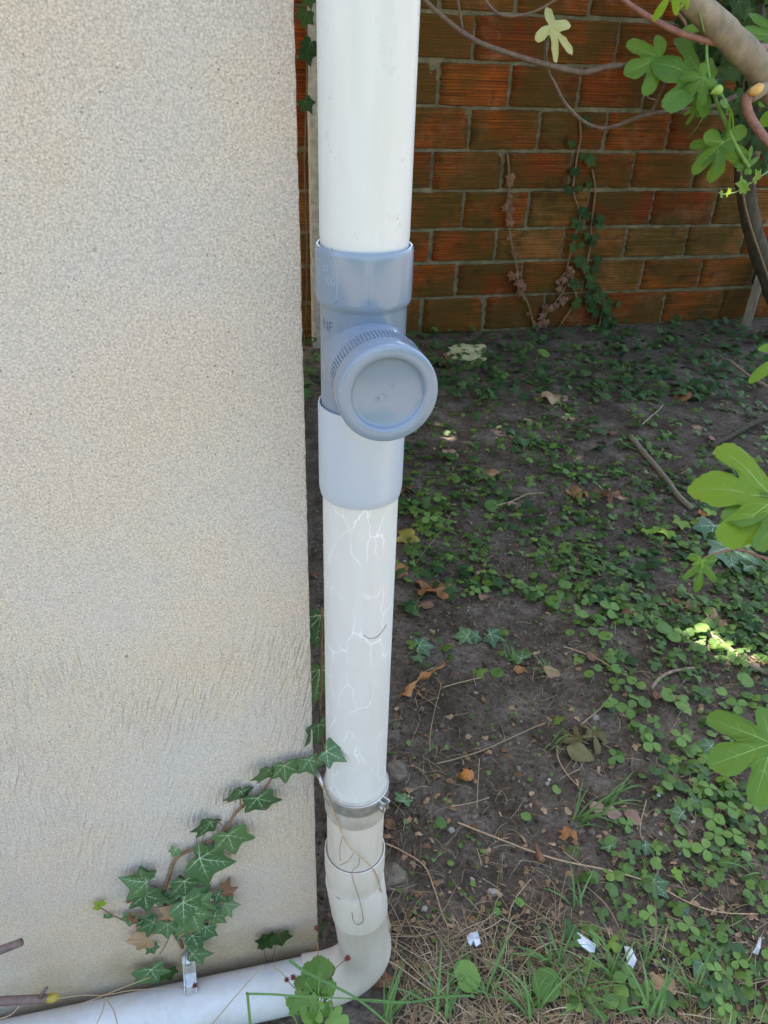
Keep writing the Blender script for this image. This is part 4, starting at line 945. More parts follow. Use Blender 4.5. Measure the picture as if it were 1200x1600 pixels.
def where(kind, px, py):
    d, nm, mx, my = min((math.hypot(px - m[1], py - m[2]), *m) for m in MARKS)
    side = ('right of' if px > mx else 'left of') if abs(px - mx) > abs(py - my) else ('below' if py > my else 'above')
    k = PLACED.get((kind, side, nm), 0); PLACED[(kind, side, nm)] = k + 1; return side, nm, k, d
NTH = ['', 'second ', 'third ', 'fourth ', 'fifth ', 'sixth ', 'seventh ', 'eighth ', 'ninth ', 'tenth ']
WEEDS = []
def weed(px, py, kind, size, label=None, cat='weed', group=None, n=1):
    p = ground_at(px, py); s = size * px_m(p) * (.86 if size < 45 else 1) * rw.uniform(.85, 1.1)
    name = {'t': 'trefoil_weed', 'k': 'round_leaf_weed', 'o': 'oval_leaf_weed', 'i': 'ivy_sprig'}[kind]
    gl = {'t': ('low weed with three rounded toothed leaflets on bare soil', 'three-leaflet weeds in the yard'), 'k': ('low weed with round scalloped green leaf on bare soil', 'round-leaved weeds in the yard'), 'o': ('oval weed leaf', None), 'i': ('small ivy sprig with pale veined leaf lying on bare soil', 'small ivy sprigs on the soil')}[kind]
    if not label:
        pass
    w = thing(name, label or gl[0], cat, p, group or (None if label else gl[1]))
    if not label: WEEDS.append((w, kind, px, py))
    for k in range(n):
        pool = {'t': TREF, 'k': KID, 'o': [OVL], 'i': ivy_big}[kind]
        a = rw.uniform(0, 2 * PI); rr = 0 if n == 1 else s * .5
        b_ = Vector((math.cos(a + 2.1 * k) * rr, math.sin(a + 2.1 * k) * rr, .012 + rw.uniform(0, .012) + .35 * s))
        if kind == 'i': b_.z = .012 + .1 * s
        tip = Vector((math.cos(a), math.sin(a), rw.uniform(-.15, .1)))
        sc = s * (1.0 if kind in 'it' else .85) * rw.uniform(.88, 1.1)
        if kind in 'ki' and n == 1: b_ -= tip * sc * .4
        link('leaf', pool[rw.randrange(len(pool))], w, frame(b_, tip, (rw.uniform(-.25, .25), -.3 + rw.uniform(-.2, .2), 1) if size < 45 else (0, -.3, 1), sc))
    return w
for px, py, s in [(1104, 1244, 34), (1139, 1249, 30), (1171, 1269, 32), (1093, 1272, 30), (1132, 1277, 38), (1108, 1293, 34), (1112, 1317, 32), (1141, 1317, 36), (1096, 1339, 34), (1064, 1336, 30), (976, 1300, 26), (1011, 1445, 34), (1071, 1459, 34), (1059, 1488, 26), (1073, 1509, 30), (1101, 1488, 24), (1147, 1513, 32), (1112, 1529, 30), (976, 1541, 36), (1195, 1515, 34), (1123, 1584, 30), (1167, 1416, 24),
              (950, 965, 30), (935, 978, 24), (973, 979, 26), (1053, 1035, 26), (1029, 1017, 24), (1148, 1115, 34), (956, 1117, 36), (979, 1120, 30), (1059, 1167, 40), (1015, 1172, 36), (1021, 1139, 28), (956, 1197, 28), (961, 1080, 26), (739, 934, 20), (817, 930, 28), (838, 934, 26), (686, 787, 28), (785, 595, 26), (670, 822, 26), (1125, 1563, 26), (1195, 1275, 30), (1072, 1268, 22), (990, 1452, 26)]:
    weed(px, py, 't', s)
for px, py, s in [(907, 971, 26), (932, 977, 20), (943, 1005, 28), (925, 995, 20), (888, 1000, 20), (1035, 992, 32), (1050, 1010, 32), (1093, 992, 26), (1160, 1076, 28), (1164, 1095, 26), (1064, 1119, 30), (1004, 1108, 28), (1040, 1099, 26), (989, 1144, 22), (1004, 1151, 20), (1123, 1093, 24), (932, 1053, 18), (960, 1056, 20), (917, 1065, 18), (984, 1075, 18), (862, 950, 28), (775, 1061, 24), (1123, 1475, 22), (1195, 1421, 26), (767, 800, 24), (848, 560, 22), (1107, 1392, 22), (1120, 1379, 20), (688, 1295, 24), (820, 1285, 20), (810, 1420, 20), (775, 1432, 18), (1100, 950, 24), (880, 925, 24)]:
    weed(px, py, 'k', s)
weed(728, 1540, 'k', 52, 'large round scalloped leaf standing alone on the straw right of the elbow')
weed(850, 1552, 'k', 46, 'broad scalloped leaf among grass blades at the front right of the elbow')
weed(972, 1413, 'o', 24, 'single small oval green leaf on bare soil')
for px, py, s in [(944, 1324, 30), (1013, 1332, 22), (1029, 1395, 32), (632, 1252, 30), (665, 1015, 28), (655, 1035, 20), (720, 1000, 26), (738, 1000, 24), (775, 1000, 34), (805, 1030, 34), (1055, 1275, 30), (1085, 1265, 30), (1090, 1520, 34), (1065, 1430, 26), (1110, 840, 50), (1140, 880, 56), (1160, 850, 44), (1180, 900, 40), (830, 690, 24), (820, 695, 30), (805, 680, 24), (1100, 1170, 26)]:
    weed(px, py, 'i', s)
def name_weeds():
    buckets = {}
    for w, kind, px, py in WEEDS:
        side, nm, k, d = where(kind, px, py); buckets.setdefault((kind, side, nm), []).append((d, w))
    word = {'t': 'three-leaflet weed', 'k': 'round-leaved green weed', 'i': 'small veined ivy sprig'}
    for (kind, side, nm), ws in buckets.items():
        for i, (d, w) in enumerate(sorted(ws, key=lambda q: q[0])):
            w['label'] = f'{word[kind]} {side} {nm}' + ('' if len(ws) == 1 else f', {NTH[i]}closest to it')
name_weeds()
# bright young ivy runner on the ground, right
p = ground_at(1050, 828); w = thing('young_ivy_runner', 'thin ivy runner with four lime green young leaves on the ground at the right', 'ivy', p)
for (bx_, by), s in [((1010, 828), 14), ((1021, 826), 14), ((1044, 830), 20), ((1065, 815), 22), ((1089, 814), 22), ((1110, 798), 16)]:
    q = ground_at(bx_, by, .03); leaf_to(w, ivy_lime[0], q, q + Vector((rw.uniform(-1, 1), -.8, 0)), (0, -.3, 1), s * px_m(q), 'leaf', p)
mb = MB(); mb.tube(smooth_path([ground_at(x, y, .025) - p for x, y in [(1000, 828), (1022, 828), (1045, 826), (1070, 818), (1092, 812), (1125, 790)]], 4), .0016, 5); link('stem', mb.mesh('stem', [M['stem_brown']]), w)
for px, py, s, lb in [(1052, 1374, 16, 'single lime green young leaf beside the thin stick'), (637, 846 + 0, 14, None)][:1]:
    p = ground_at(px, py); w = thing('young_leaf', lb, 'leaf', p); link('leaf', ivy_lime[1], w, frame((0, 0, .02), (1, .2, 0), (0, -.3, 1), s * px_m(p)))

# grass tufts
BLADE = {}
def blade_mesh(k):
    if k in BLADE: return BLADE[k]
    rnd = random.Random(300 + k); K = 8; mb = MB(); vs = []; ang = R(rnd.uniform(60, 88)); x = z = 0.
    bend = rnd.uniform(.8, 2.0)
    for i in range(K + 1):
        w = .022 * (1 - (i / K) ** 2.2) + .001; vs += [(x, -w, z), (x, 0, z - w * .5), (x, w, z)]
        x += math.cos(ang) / K; z += math.sin(ang) / K; ang -= bend / K
    mb.add(vs, [f for i in range(K) for f in ((3 * i, 3 * i + 1, 3 * i + 4, 3 * i + 3), (3 * i + 1, 3 * i + 2, 3 * i + 5, 3 * i + 4))])
    BLADE[k] = mb.mesh('blade', [M['grass']]); return BLADE[k]
def tuft(px, py, n, L, label, az=(0, 2 * PI), lean=0.):
    p = ground_at(px, py); g = thing('grass_tuft', label, 'grass', p, None)
    for k in range(n):
        s = L * rw.uniform(.6, 1.15); a = rw.uniform(*az)
        m = Matrix.Translation((rw.uniform(-.015, .015), rw.uniform(-.015, .015), -.006)) @ Matrix.Rotation(a, 4, 'Z') @ Matrix.Rotation(lean + rw.uniform(-.15, .25), 4, 'Y') @ Matrix.Diagonal((s, rw.uniform(.08, .15), s, 1))
        link('blade', blade_mesh(rw.randrange(7)), g, m)
tuft(900, 1285, 11, .15, 'grass tuft arching to the right over pinkish dead leaves', (-.6, 1.2))
tuft(870, 1510, 16, .13, 'dense grass tuft below the white triangle of litter')
tuft(905, 1560, 14, .15, 'grass tuft at the bottom edge with long bright blades')
tuft(690, 1590, 9, .15, 'grass tuft at the bottom edge just right of the elbow', (.3, 2.9))
tuft(1015, 1590, 9, .15, 'grass tuft at the bottom edge beside the brown round leaf', (.4, 3.6))
tuft(1010, 1500, 6, .10, 'small grass tuft right of the white folded paper', (0.5, 2.5))
tuft(870, 1165, 7, .09, 'thin grass tuft beside the olive dead leaves')
tuft(795, 1035, 5, .11, 'few grass blades among ivy in the middle of the yard', (1., 2.2))
tuft(850, 1050, 9, .07, 'short fine grass tuft in the middle of the yard')
tuft(1185, 1370, 5, .13, 'grass blades leaning in at the right edge', (2.2, 3.6))
tuft(1040, 690, 7, .12, 'thin grass tuft on the shaded ground near the brick wall')

for px, py, n, L, lb, az in [(765, 1560, 10, .16, 'sparse grass blades on straw right of the large round leaf', (.2, 3.)), (960, 1530, 8, .14, 'grass tuft between the white papers and the bottom edge', (.2, 3.)), (835, 1590, 14, .17, 'thick pale grass tuft at the bottom edge below the broad leaf', (.2, 3.)), (1085, 1560, 7, .14, 'grass blades among three-leaflet weeds at the bottom right', (.5, 3.4)), (600, 1600, 9, .14, 'grass tuft growing at the foot of the elbow', (-.2, 1.6)), (905, 1420, 5, .12, 'few grass blades behind the white triangle', (.6, 2.6)), (945, 1265, 7, .17, 'long grass blades drooping over the pinkish fallen leaves', (-.7, .6))]:
    tuft(px, py, n, L, lb, az)
# the plant with red burs in front of the ground pipe
gp = ground_at(497, 1585); gp = Vector((-.035, -.19, -.004)); ge = thing('bur_plant', 'leafy plant with dark red bur heads in front of the ground pipe', 'plant', gp)
GEUM = [(0, 1.), (.2, .95), (.33, .8), (.3, .62), (.2, .5), (.32, .52), (.52, .5), (.6, .34), (.5, .16), (.3, .1), (.38, -.05), (.3, -.18), (.12, -.14), (.02, -.04)]
gl = [leaf_mesh('geum_leaf', GEUM, [M['weed'], M['weed_vein']], 40, (.4, .75, 1), (.25 + .15 * k, .3, .14), teeth=16, amp=.05, veins=[(0, .9, 3), (50, .5, 1), (-50, .5, 1)], vw=.025, seed=90 + k) for k in range(3)]
GD = (plane_y(497, 1560, -.15) - CAM).dot(Vector((MR[0][2], MR[1][2], MR[2][2])))
def Gp(px, py, y): return depth_at(px, py, GD + (y + .15) * .8)
for (bx_, by), (tx, ty), y in [((502, 1545), (480, 1512), -.14), ((498, 1552), (505, 1512), -.15), ((480, 1560), (448, 1575), -.16), ((495, 1565), (470, 1600), -.17), ((505, 1570), (520, 1585), -.16), ((500, 1575), (498, 1610), -.18), ((490, 1535), (462, 1532), -.14), ((506, 1555), (512, 1535), -.15), ((515, 1590), (545, 1600), -.17), ((470, 1575), (450, 1560), -.15), ((505, 1540), (496, 1498), -.135)]:
    b_, t_ = Gp(bx_, by, y), Gp(tx, ty, y - .01); leaf_to(ge, rw.choice(gl), b_, t_, (rw.uniform(-.4, .4), -.55 + rw.uniform(-.3, .3), .8), (t_ - b_).length * 1.0, 'leaf', gp)
def bur(px, py, y, r, parent, root):
    c = Gp(px, py, y) - root; mb = MB(); mb.lathe([(.0001, -r * .6), (r * .5, -r * .35), (r * .6, 0), (r * .5, r * .35), (.0001, r * .6)], 10, axis=Matrix.Translation(c)); rb = random.Random(px)
    for k in range(46):
        d = Vector((rb.gauss(0, 1), rb.gauss(0, 1), rb.gauss(0, 1))).normalized(); q = d.orthogonal().normalized() * r * .08; e = d.cross(q)
        mb.add([c + d * r * .45 + q, c + d * r * .45 - q * .5 + e * .8, c + d * r * .45 - q * .5 - e * .8, c + d * r * 1.1], [(0, 1, 3), (1, 2, 3), (2, 0, 3)])
    link('seed_head', mb.mesh('seed_head', [M['bur']], False), parent); return c
for px, py, y, r, bs in [(495, 1450, -.13, .0072, [(497, 1490), (495, 1470)]), (543, 1497, -.15, .0078, [(505, 1545), (522, 1516)]), (458, 1527, -.14, .0075, [(490, 1560), (470, 1540)]), (448, 1531, -.145, .0065, [(485, 1560), (462, 1545)]), (467, 1558, -.15, .0062, [(490, 1580), (478, 1570)]), (487, 1579, -.16, .007, [(497, 1600), (492, 1590)])]:
    c = bur(px, py, y, r, ge, gp); mb = MB(); mb.tube(smooth_path([Vector((0, .0, .02))] + [Gp(*b_, y) - gp for b_ in bs] + [c], 4), .0010, 5); link('stalk', mb.mesh('stalk', [M['stem_brown']]), ge)
for pts in [[(500, 1610), (497, 1560), (500, 1520)], [(520, 1610), (500, 1570), (478, 1535)], [(470, 1610), (455, 1580), (445, 1556)], [(505, 1620), (520, 1580), (512, 1540)]]:
    mb = MB(); mb.tube(smooth_path([Gp(x, y, -.155) - gp for x, y in pts], 4), .0014, 5); link('stem', mb.mesh('stem', [M['stem_green']]), ge)
bp = plane_y(304, 1540, -.075); q = thing('loose_bur', 'dry red bur head lying on the ground pipe below the bracket', 'bur', bp); bur(304, 1540, -.093, .0068, q, bp)
# grass blades lying across the elbow
def blade_path(name, label, pts, w, mat, cat='grass', lofts=None):
    P = [Vector(p) for p in pts]; root = P[0].copy(); sp = smooth_path([p - root for p in P], 6); mb = MB(); vs = []; n = len(sp)
    for i, p in enumerate(sp):
        d = (sp[min(i + 1, n - 1)] - sp[max(i - 1, 0)]).normalized(); s = d.cross(Vector((0, -.75, .65))).normalized() * w * (1 - .75 * (i / (n - 1)) ** 2)
        vs += [p - s, p + Vector((0, .0006, -.0006)), p + s]
    mb.add(vs, [f for i in range(n - 1) for f in ((3 * i, 3 * i + 1, 3 * i + 4, 3 * i + 3), (3 * i + 1, 3 * i + 2, 3 * i + 5, 3 * i + 4))])
    o = link(name, mb.mesh(name, [mat]), loc=root); return tag(o, label, cat)
blade_path('long_grass', 'bent green grass blade folded square in front of the ground pipe', [Gp(394, 1640, -.17), Gp(391, 1600, -.17), Gp(387, 1556, -.17), Gp(389, 1553, -.17), Gp(430, 1554, -.17), Gp(470, 1557, -.18), Gp(560, 1561, -.19), Gp(640, 1566, -.2)], .0028, M['grass'])
blade_path('long_grass', 'long green grass blade slanting down across the elbow', [Gp(452, 1500, -.16), Gp(475, 1517, -.17), Gp(520, 1540, -.185), Gp(560, 1562, -.2), Gp(606, 1600, -.215), Gp(650, 1650, -.22)], .0030, M['grass'])
blade_path('long_grass', 'pale green grass blade lying level at the foot of the elbow', [ground_at(742, 1556, .03), ground_at(690, 1557, .05), ground_at(640, 1566, .05), ground_at(580, 1565, .06), ground_at(545, 1558, .06)], .0026, M['grass'])

# ------------------------------------------------------------------ dead leaves, each one its own
def deadleaf(px, py, size, mat, label, shape='o', crumple=.15, curl=(.3, .8, .2), ang=0., lift=.012, nrm=(0, -.25, 1)):
    p = ground_at(px, py); poly = {'o': OVAL, 'i': IVY, 'f': FIG_SLIM, 'F': FIG, 'k': KIDNEY}[shape]
    me = leaf_mesh('dead_leaf', poly, [M[mat], M['dry_vein']], 26, (.25, .5, .75, 1), curl, crumple, teeth=12, amp=.04, veins=[(0, .9, 2)], vw=.014, seed=int(px + py), petiole=[(0, 0, 0), (.02, -.15, 0), (.08, -.3, -.03)], pr=.012)
    s = size * px_m(p); a = R(ang); d = Vector((math.cos(a), math.sin(a), 0)); cen = {'o': .5, 'i': .35, 'f': .35, 'F': .3, 'k': .42}[shape]
    m = frame(-d * s * cen + Vector((0, 0, lift + .1 * s)), d, nrm, s)
    o = link('dead_leaf', me); o.matrix_world = Matrix.Translation(p) @ m
    return tag(o, label, 'dead leaf')
DL = [(728, 558, 58, 'dry_pale', 'flat pale yellow leaf just right of the screw cap near the brick wall', 'k', .12, (.1, .3, .1), 165), (690, 568, 34, 'dry_brown', 'brown leaf tucked between the screw cap and the pale yellow leaf', 'i', .2, (.3, .8, .2), 60),
      (868, 625, 50, 'dry_tan', 'tan rolled dead leaf alone on the dark ground near the brick wall', 'o', .12, (.2, 2.2, .3), 10), (766, 742, 30, 'dry_tan', 'small tan dead leaf among ivy right of the pale grey sleeve', 'o', .15, (.2, .8, .2), 130),
      (704, 713, 22, 'dry_pink', 'small pinkish curled leaf right below the screw cap', 'k', .15, (.2, .6, .2), 20), (802, 793, 28, 'dry_pink', 'pale pinkish leaf on a twig in the middle of the yard', 'o', .08, (.1, .3, .1), 60),
      (630, 766, 30, 'dry_brown', 'brown crumpled leaf beside the pale grey sleeve', 'i', .25, (.4, .9, .2), 100), (634, 846, 32, 'dry_yellow', 'yellow green leaf close beside the veined lower pipe', 'i', .12, (.2, .6, .2), 190), (626, 893, 34, 'dry_orange', 'orange brown leaf touching the lower pipe', 'i', .18, (.3, .9, .2), 20),
      (682, 922, 44, 'dry_orange', 'crumpled orange leaf right of the lower pipe, the roundest large one', 'F', .30, (.3, .7, .2), 70), (668, 949, 24, 'dry_brown', 'small brown leaf just below the crumpled orange leaf', 'o', .15, (.2, .9, .2), 10),
      (905, 774, 34, 'dry_orange', 'ragged orange brown leaf left of another on the middle right ground', 'f', .3, (.3, .8, .2), 30), (944, 776, 34, 'dry_brown', 'ragged brown leaf right of another on the middle right ground', 'f', .3, (.3, .8, .2), 120), (1064, 624, 28, 'dry_orange', 'orange leaf on the shaded ground near the dark tree trunk', 'o', .25, (.3, .9, .2), 160),
      (986, 960, 26, 'dry_brown', 'reddish brown leaf at the lower end of the sunlit streak', 'i', .22, (.3, .8, .2), 45), (1030, 945, 28, 'dry_pink', 'pinkish leaf left of a cluster of round weeds', 'o', .2, (.3, .8, .2), 100), (1058, 942, 26, 'dry_brown', 'brown leaf under the small lobed fig leaf', 'o', .2, (.3, .8, .2), 60),
      (1088, 953, 36, 'dry_brown', 'long brown leaf below the small lobed fig leaf', 'o', .2, (.3, 1.2, .2), 0), (1122, 968, 44, 'dry_tan', 'broad ragged tan leaf above the second sunlit streak', 'f', .25, (.3, .7, .2), 40), (1153, 964, 18, 'dry_pink', 'bright pinkish leaf scrap beside the broad tan leaf', 'o', .15, (.2, .6, .2), 10),
      (893, 1155, 42, 'dry_olive', 'dark olive withered leaf, left of three', 'f', .2, (.4, .8, .2), 120), (928, 1158, 44, 'dry_olive', 'upright olive tan withered leaf, right of three', 'f', .2, (.3, .9, .2), 260), (907, 1184, 44, 'dry_olive', 'flat olive withered leaf, lowest of three', 'o', .1, (.2, .5, .2), 330),
      (932, 1266, 26, 'dry_pink', 'pinkish leaf under the arching grass, leftmost of three', 'o', .15, (.2, .6, .2), 10), (958, 1276, 28, 'dry_pink', 'pinkish leaf under the arching grass, middle of three', 'o', .15, (.2, .6, .2), 350), (988, 1283, 30, 'dry_pink', 'pinkish leaf under the arching grass, rightmost of three', 'o', .15, (.2, .6, .2), 300),
      (1037, 1543, 32, 'dry_tan', 'rounded light brown leaf at the bottom below the white papers', 'k', .1, (.2, .4, .15), 80), (599, 1532, 30, 'dry_brown', 'brown leaf tucked under the elbow', 'i', .25, (.4, .9, .2), 80), (886, 1304, 24, 'dry_orange', 'red orange leaf scrap at the foot of the arching grass', 'i', .25, (.3, .9, .2), 80),
      (606, 1290, 26, 'dry_brown', 'brown leaf showing behind the pipe below the clamp', 'o', .2, (.3, .8, .2), 110), (1026, 1090, 22, 'dry_brown', 'small brown leaf by the curved stick', 'o', .2, (.3, .8, .2), 40), (1062, 1100, 30, 'dry_pink', 'light pinkish strip of leaf right of the curved stick', 'o', .15, (.3, .9, .2), 320),
      (925, 1030, 24, 'dry_brown', 'small red brown leaf left of the round weeds', 'o', .2, (.3, .9, .2), 15), (862, 1055, 28, 'dry_tan', 'tan leaf scrap in fine grass in the middle of the yard', 'o', .2, (.3, .9, .2), 330), (812, 1050, 22, 'dry_orange', 'small orange leaf beside ivy in the middle of the yard', 'o', .2, (.3, .9, .2), 10), (1115, 690, 26, 'dry_pink', 'pinkish brown leaf under the low dark branch', 'o', .2, (.3, .8, .2), 30),
      (755, 935, 24, 'dry_pink', 'brown pink leaf beside small clover near the crumpled orange leaf', 'o', .2, (.3, .9, .2), 90), (912, 1465, 22, 'dry_pink', 'pale pink leaf scrap above the white triangle', 'o', .15, (.3, .6, .2), 60), (492, 900, 22, 'dry_brown', 'brown leaf in the dark gap behind the lower pipe', 'o', .2, (.3, .8, .2), 90), (1100, 807, 22, 'dry_orange', 'orange brown curled leaf near the young ivy runner', 'o', .25, (.3, 1., .2), 0), (700, 560, 18, 'dry_orange', 'orange scrap of leaf behind the brown leaf by the cap', 'o', .2, (.3, .9, .2), 20), (955, 680, 20, 'dry_brown', 'brown scrap of leaf near the mossy stick', 'o', .2, (.3, .9, .2), 60)]
for a in DL: deadleaf(*a)
# the long twisted orange leaf
def strip_leaf(pts, w, mat, label, seed):
    P = [ground_at(x, y, u) for x, y, u in pts]; root = P[0].copy(); sp = smooth_path([p - root for p in P], 8); mb = MB(); vs = []; n = len(sp)
    for i, p in enumerate(sp):
        t = i / (n - 1); d = (sp[min(i + 1, n - 1)] - sp[max(i - 1, 0)]).normalized(); s = d.cross(Vector((0, 0, 1))).normalized(); ww = w * (.25 + .75 * abs(math.sin(PI * (t * 2.4 + .12)))) * (1 - .4 * t)
        tw = 1.6 * math.sin(t * 7 + seed); up = Vector((0, 0, 1)); a = s * math.cos(tw) + up * math.sin(tw); b_ = d.cross(a)
        for k in range(5):
            f = (k - 2) / 2; j = .3 * noise.noise((t * 20, f * 3, seed)); vs.append(p + a * ww * (f + j * .5) + b_ * ww * (.55 * f * f + j))
    mb.add(vs, [(5 * i + k, 5 * i + k + 1, 5 * i + k + 6, 5 * i + k + 5) for i in range(n - 1) for k in range(4)])
    tag(link('dead_leaf', mb.mesh('dead_leaf', [M[mat]]), loc=root), label, 'dead leaf')
strip_leaf([(622, 1085, .02), (640, 1078, .024), (655, 1062, .022), (666, 1052, .03), (682, 1044, .028), (700, 1032, .02)], .017, 'dry_orange', 'long twisted orange brown leaf beside the lower pipe', 2.)
strip_leaf([(643, 1068, .02), (655, 1082, .012), (660, 1092, .008)], .008, 'dry_orange', 'short curled orange strip under the long twisted leaf', 5.)

# ------------------------------------------------------------------ sticks, roots, stones, litter
def stick(name, label, pts, r0, r1, mat, cat='stick', up=.006, n=7, wall=None):
    P = [ground_at(x, y, up) if wall is None else plane_y(x, y, wall) for x, y in pts]; root = P[0].copy()
    sp = smooth_path([p - root for p in P], 5); m = len(sp); mb = MB()
    mb.tube(sp, [(r0 + (r1 - r0) * i / (m - 1)) * (1 + .15 * noise.noise((i * .7, r0 * 900, 4))) for i in range(m)], n)
    return tag(link(name, mb.mesh(name, [M[mat]]), loc=root), label, cat)
stick('stick', 'curved light brown stick lying among round weeds at the right', [(1018, 1076), (1030, 1060), (1048, 1050), (1068, 1046), (1085, 1044)], .006, .005, 'stick', up=.014)
stick('stick', 'mossy straight stick slanting on the shaded ground near the brick wall', [(985, 682), (1010, 712), (1038, 745), (1060, 775), (1082, 795)], .016, .013, 'wood', up=.014)
stick('stick', 'thick dark branch on the ground reaching in from the right edge', [(1110, 697), (1140, 682), (1170, 665), (1215, 648), (1260, 630)], .013, .018, 'bark_dark', up=.03)
stick('stick', 'thin pale branch above the dark branch at the right edge', [(1140, 563), (1160, 580), (1185, 597), (1220, 615)], .009, .012, 'stick', up=.08)
stick('stick', 'thin upright brown stick pointing towards the viewer below the ivy sprig', [(1027, 1338), (1027, 1375), (1023, 1415), (1025, 1445), (1022, 1480)], .0035, .003, 'stick', up=.010)
stick('stick', 'bark covered stick beside the second sunlit streak', [(1108, 990), (1135, 1010), (1165, 1035), (1200, 1052)], .010, .008, 'stick', up=.008)
stick('straw_stalk', 'long dry stem stretching across the bare soil to the right', [(715, 1285), (760, 1303), (860, 1340), (960, 1362), (1020, 1381), (1080, 1412), (1130, 1426), (1185, 1428)], .0024, .0014, 'root', 'stem', up=.014, n=6)
stick('straw_stalk', 'pale thin stem crossing the bare patch diagonally', [(682, 1193), (715, 1185), (755, 1172), (800, 1152), (835, 1136), (852, 1130)], .0016, .0012, 'straw_obj', 'stem', up=.012, n=6)
stick('root', 'tan root running down the soil right of the pipe', [(602, 1318), (625, 1328), (662, 1352), (678, 1388), (690, 1425), (700, 1450), (700, 1478)], .0022, .0014, 'root', 'root', up=.008, n=6)
stick('straw_stalk', 'straight dry stem on the left of the bare patch', [(672, 1175), (672, 1150), (678, 1115), (690, 1068)], .0013, .0010, 'straw_obj', 'stem', up=.010, n=5)
stick('straw_stalk', 'dry stem below the holed round husk', [(749, 1185), (747, 1220), (745, 1262)], .0013, .001, 'straw_obj', 'stem', up=.012, n=5)
stick('straw_stalk', 'dry stem slanting left below the straight dry stem end', [(704, 1260), (735, 1255), (765, 1246)], .0014, .001, 'straw_obj', 'stem', up=.012, n=5)
stick('straw_stalk', 'light straw stem pointing at the long twisted leaf', [(692, 1074), (720, 1066), (755, 1058)], .0018, .0013, 'straw_obj', 'stem', up=.012, n=5)
stick('straw_stalk', 'thin stem from the twisted leaf down to the right', [(650, 1082), (670, 1095), (688, 1108)], .0016, .001, 'stick', 'stem', up=.010, n=5)
stick('straw_stalk', 'dry stem running from the elbow foot to the lower right', [(596, 1496), (625, 1512), (660, 1538), (690, 1560)], .0016, .001, 'straw_obj', 'stem', up=.016, n=5)
stick('straw_stalk', 'long thin stem slanting in the shaded ground right of the sleeve', [(650, 880), (668, 855), (690, 828), (708, 798)], .0024, .0016, 'stick', 'stem', up=.014, n=5)
stick('straw_stalk', 'light crooked stem holding the pinkish leaf in the middle of the yard', [(775, 790), (800, 783), (825, 772), (850, 770)], .0030, .002, 'straw_obj', 'stem', up=.018, n=5)
stick('straw_stalk', 'pale forked twig on the shaded ground', [(1000, 666), (1018, 650), (1030, 640), (1036, 632)], .0035, .002, 'straw_obj', 'stem', up=.018, n=5)
stick('straw_stalk', 'straw stem below the white triangle', [(880, 1330), (900, 1345), (925, 1362), (945, 1375)], .0016, .001, 'straw_obj', 'stem', up=.01, n=5)
stick('straw_stalk', 'bent dry stem on soil below the olive leaves', [(1010, 1250), (1000, 1300), (1020, 1335), (1040, 1360)], .0014, .001, 'straw_obj', 'stem', up=.01, n=5)
stick('straw_stalk', 'broken stem pointing from weeds to the curved stick', [(880, 1010), (905, 1018), (935, 1030), (960, 1045), (990, 1062)], .0022, .0016, 'root', 'stem', up=.014, n=5)
stick('straw_stalk', 'thin stem rising right from the withered olive leaves', [(908, 1132), (925, 1118), (940, 1105), (956, 1085)], .0022, .0016, 'straw_obj', 'stem', up=.014, n=5)
stick('straw_stalk', 'loose looping stem left of the olive withered leaves', [(870, 1165), (872, 1185), (885, 1208), (903, 1228)], .0022, .0014, 'root', 'stem', up=.012, n=5)
# root hanging over the pipe
def front(px, py, extra=.002):
    """point on the front of the vertical pipe"""
    v = ray(px, py); a = v.x ** 2 + v.y ** 2; ox, oy = CAM.x - PX, CAM.y - PY; rr = .0555 + extra
    b_ = 2 * (ox * v.x + oy * v.y); c_ = ox * ox + oy * oy - rr * rr; D = b_ * b_ - 4 * a * c_
    t = (-b_ - math.sqrt(D)) / (2 * a) if D > 0 else -b_ / (2 * a); return CAM + v * t
rt = front(520, 1262); ro = thing('hanging_root', 'thin tan root and tendrils draped over the clamp and lower drainpipe', 'root', rt)
def drape(pts, r, mat): 
    mb = MB(); mb.tube(smooth_path([front(x, y) - rt for x, y in pts], 5), r, 6); link('strand', mb.mesh('strand', [M[mat]]), ro)
drape([(499, 1222), (508, 1238), (520, 1264), (530, 1292), (542, 1318), (560, 1336), (576, 1350), (588, 1366), (594, 1385), (600, 1410)], .0011, 'root')
drape([(594, 1388), (600, 1412), (607, 1436), (609, 1452), (602, 1478), (588, 1481)], .0012, 'root')
drape([(536, 1306), (531, 1325), (532, 1345)], .0006, 'stick'); drape([(552, 1332), (545, 1345), (530, 1352)], .0006, 'stick')
drape([(562, 1340), (560, 1352), (550, 1362), (553, 1380), (560, 1400), (566, 1425), (567, 1440), (558, 1445), (552, 1438), (550, 1426)], .0007, 'stick')
mb = MB(); f0 = front(568, 998, -.003)
mb.tube(smooth_path([front(x, y, -.0045) - f0 for x, y in [(568, 992), (575, 997), (585, 997), (595, 990), (604, 976)]], 4), .0004, 5); tag(link('fine_tendril', mb.mesh('fine_tendril', [M['stick']]), loc=f0), 'fine dark hair-like tendril curling on the veined lower pipe', 'tendril')
b_, t_ = front(510, 1174, .010), front(541, 1190, .012)
leaf_to(iv, ivy_big[3], b_, t_, (.1, -.75, .65), (t_ - b_).length * .92, 'leaf', WI)
mb = MB(); mb.tube(smooth_path([Wp(491, 1189, .008) - WI, plane_y(500, 1182, -.05) - WI, front(510, 1174, .008) - WI], 4), .0012, 6); link('stem', mb.mesh('stem', [M['stem_brown']]), iv)
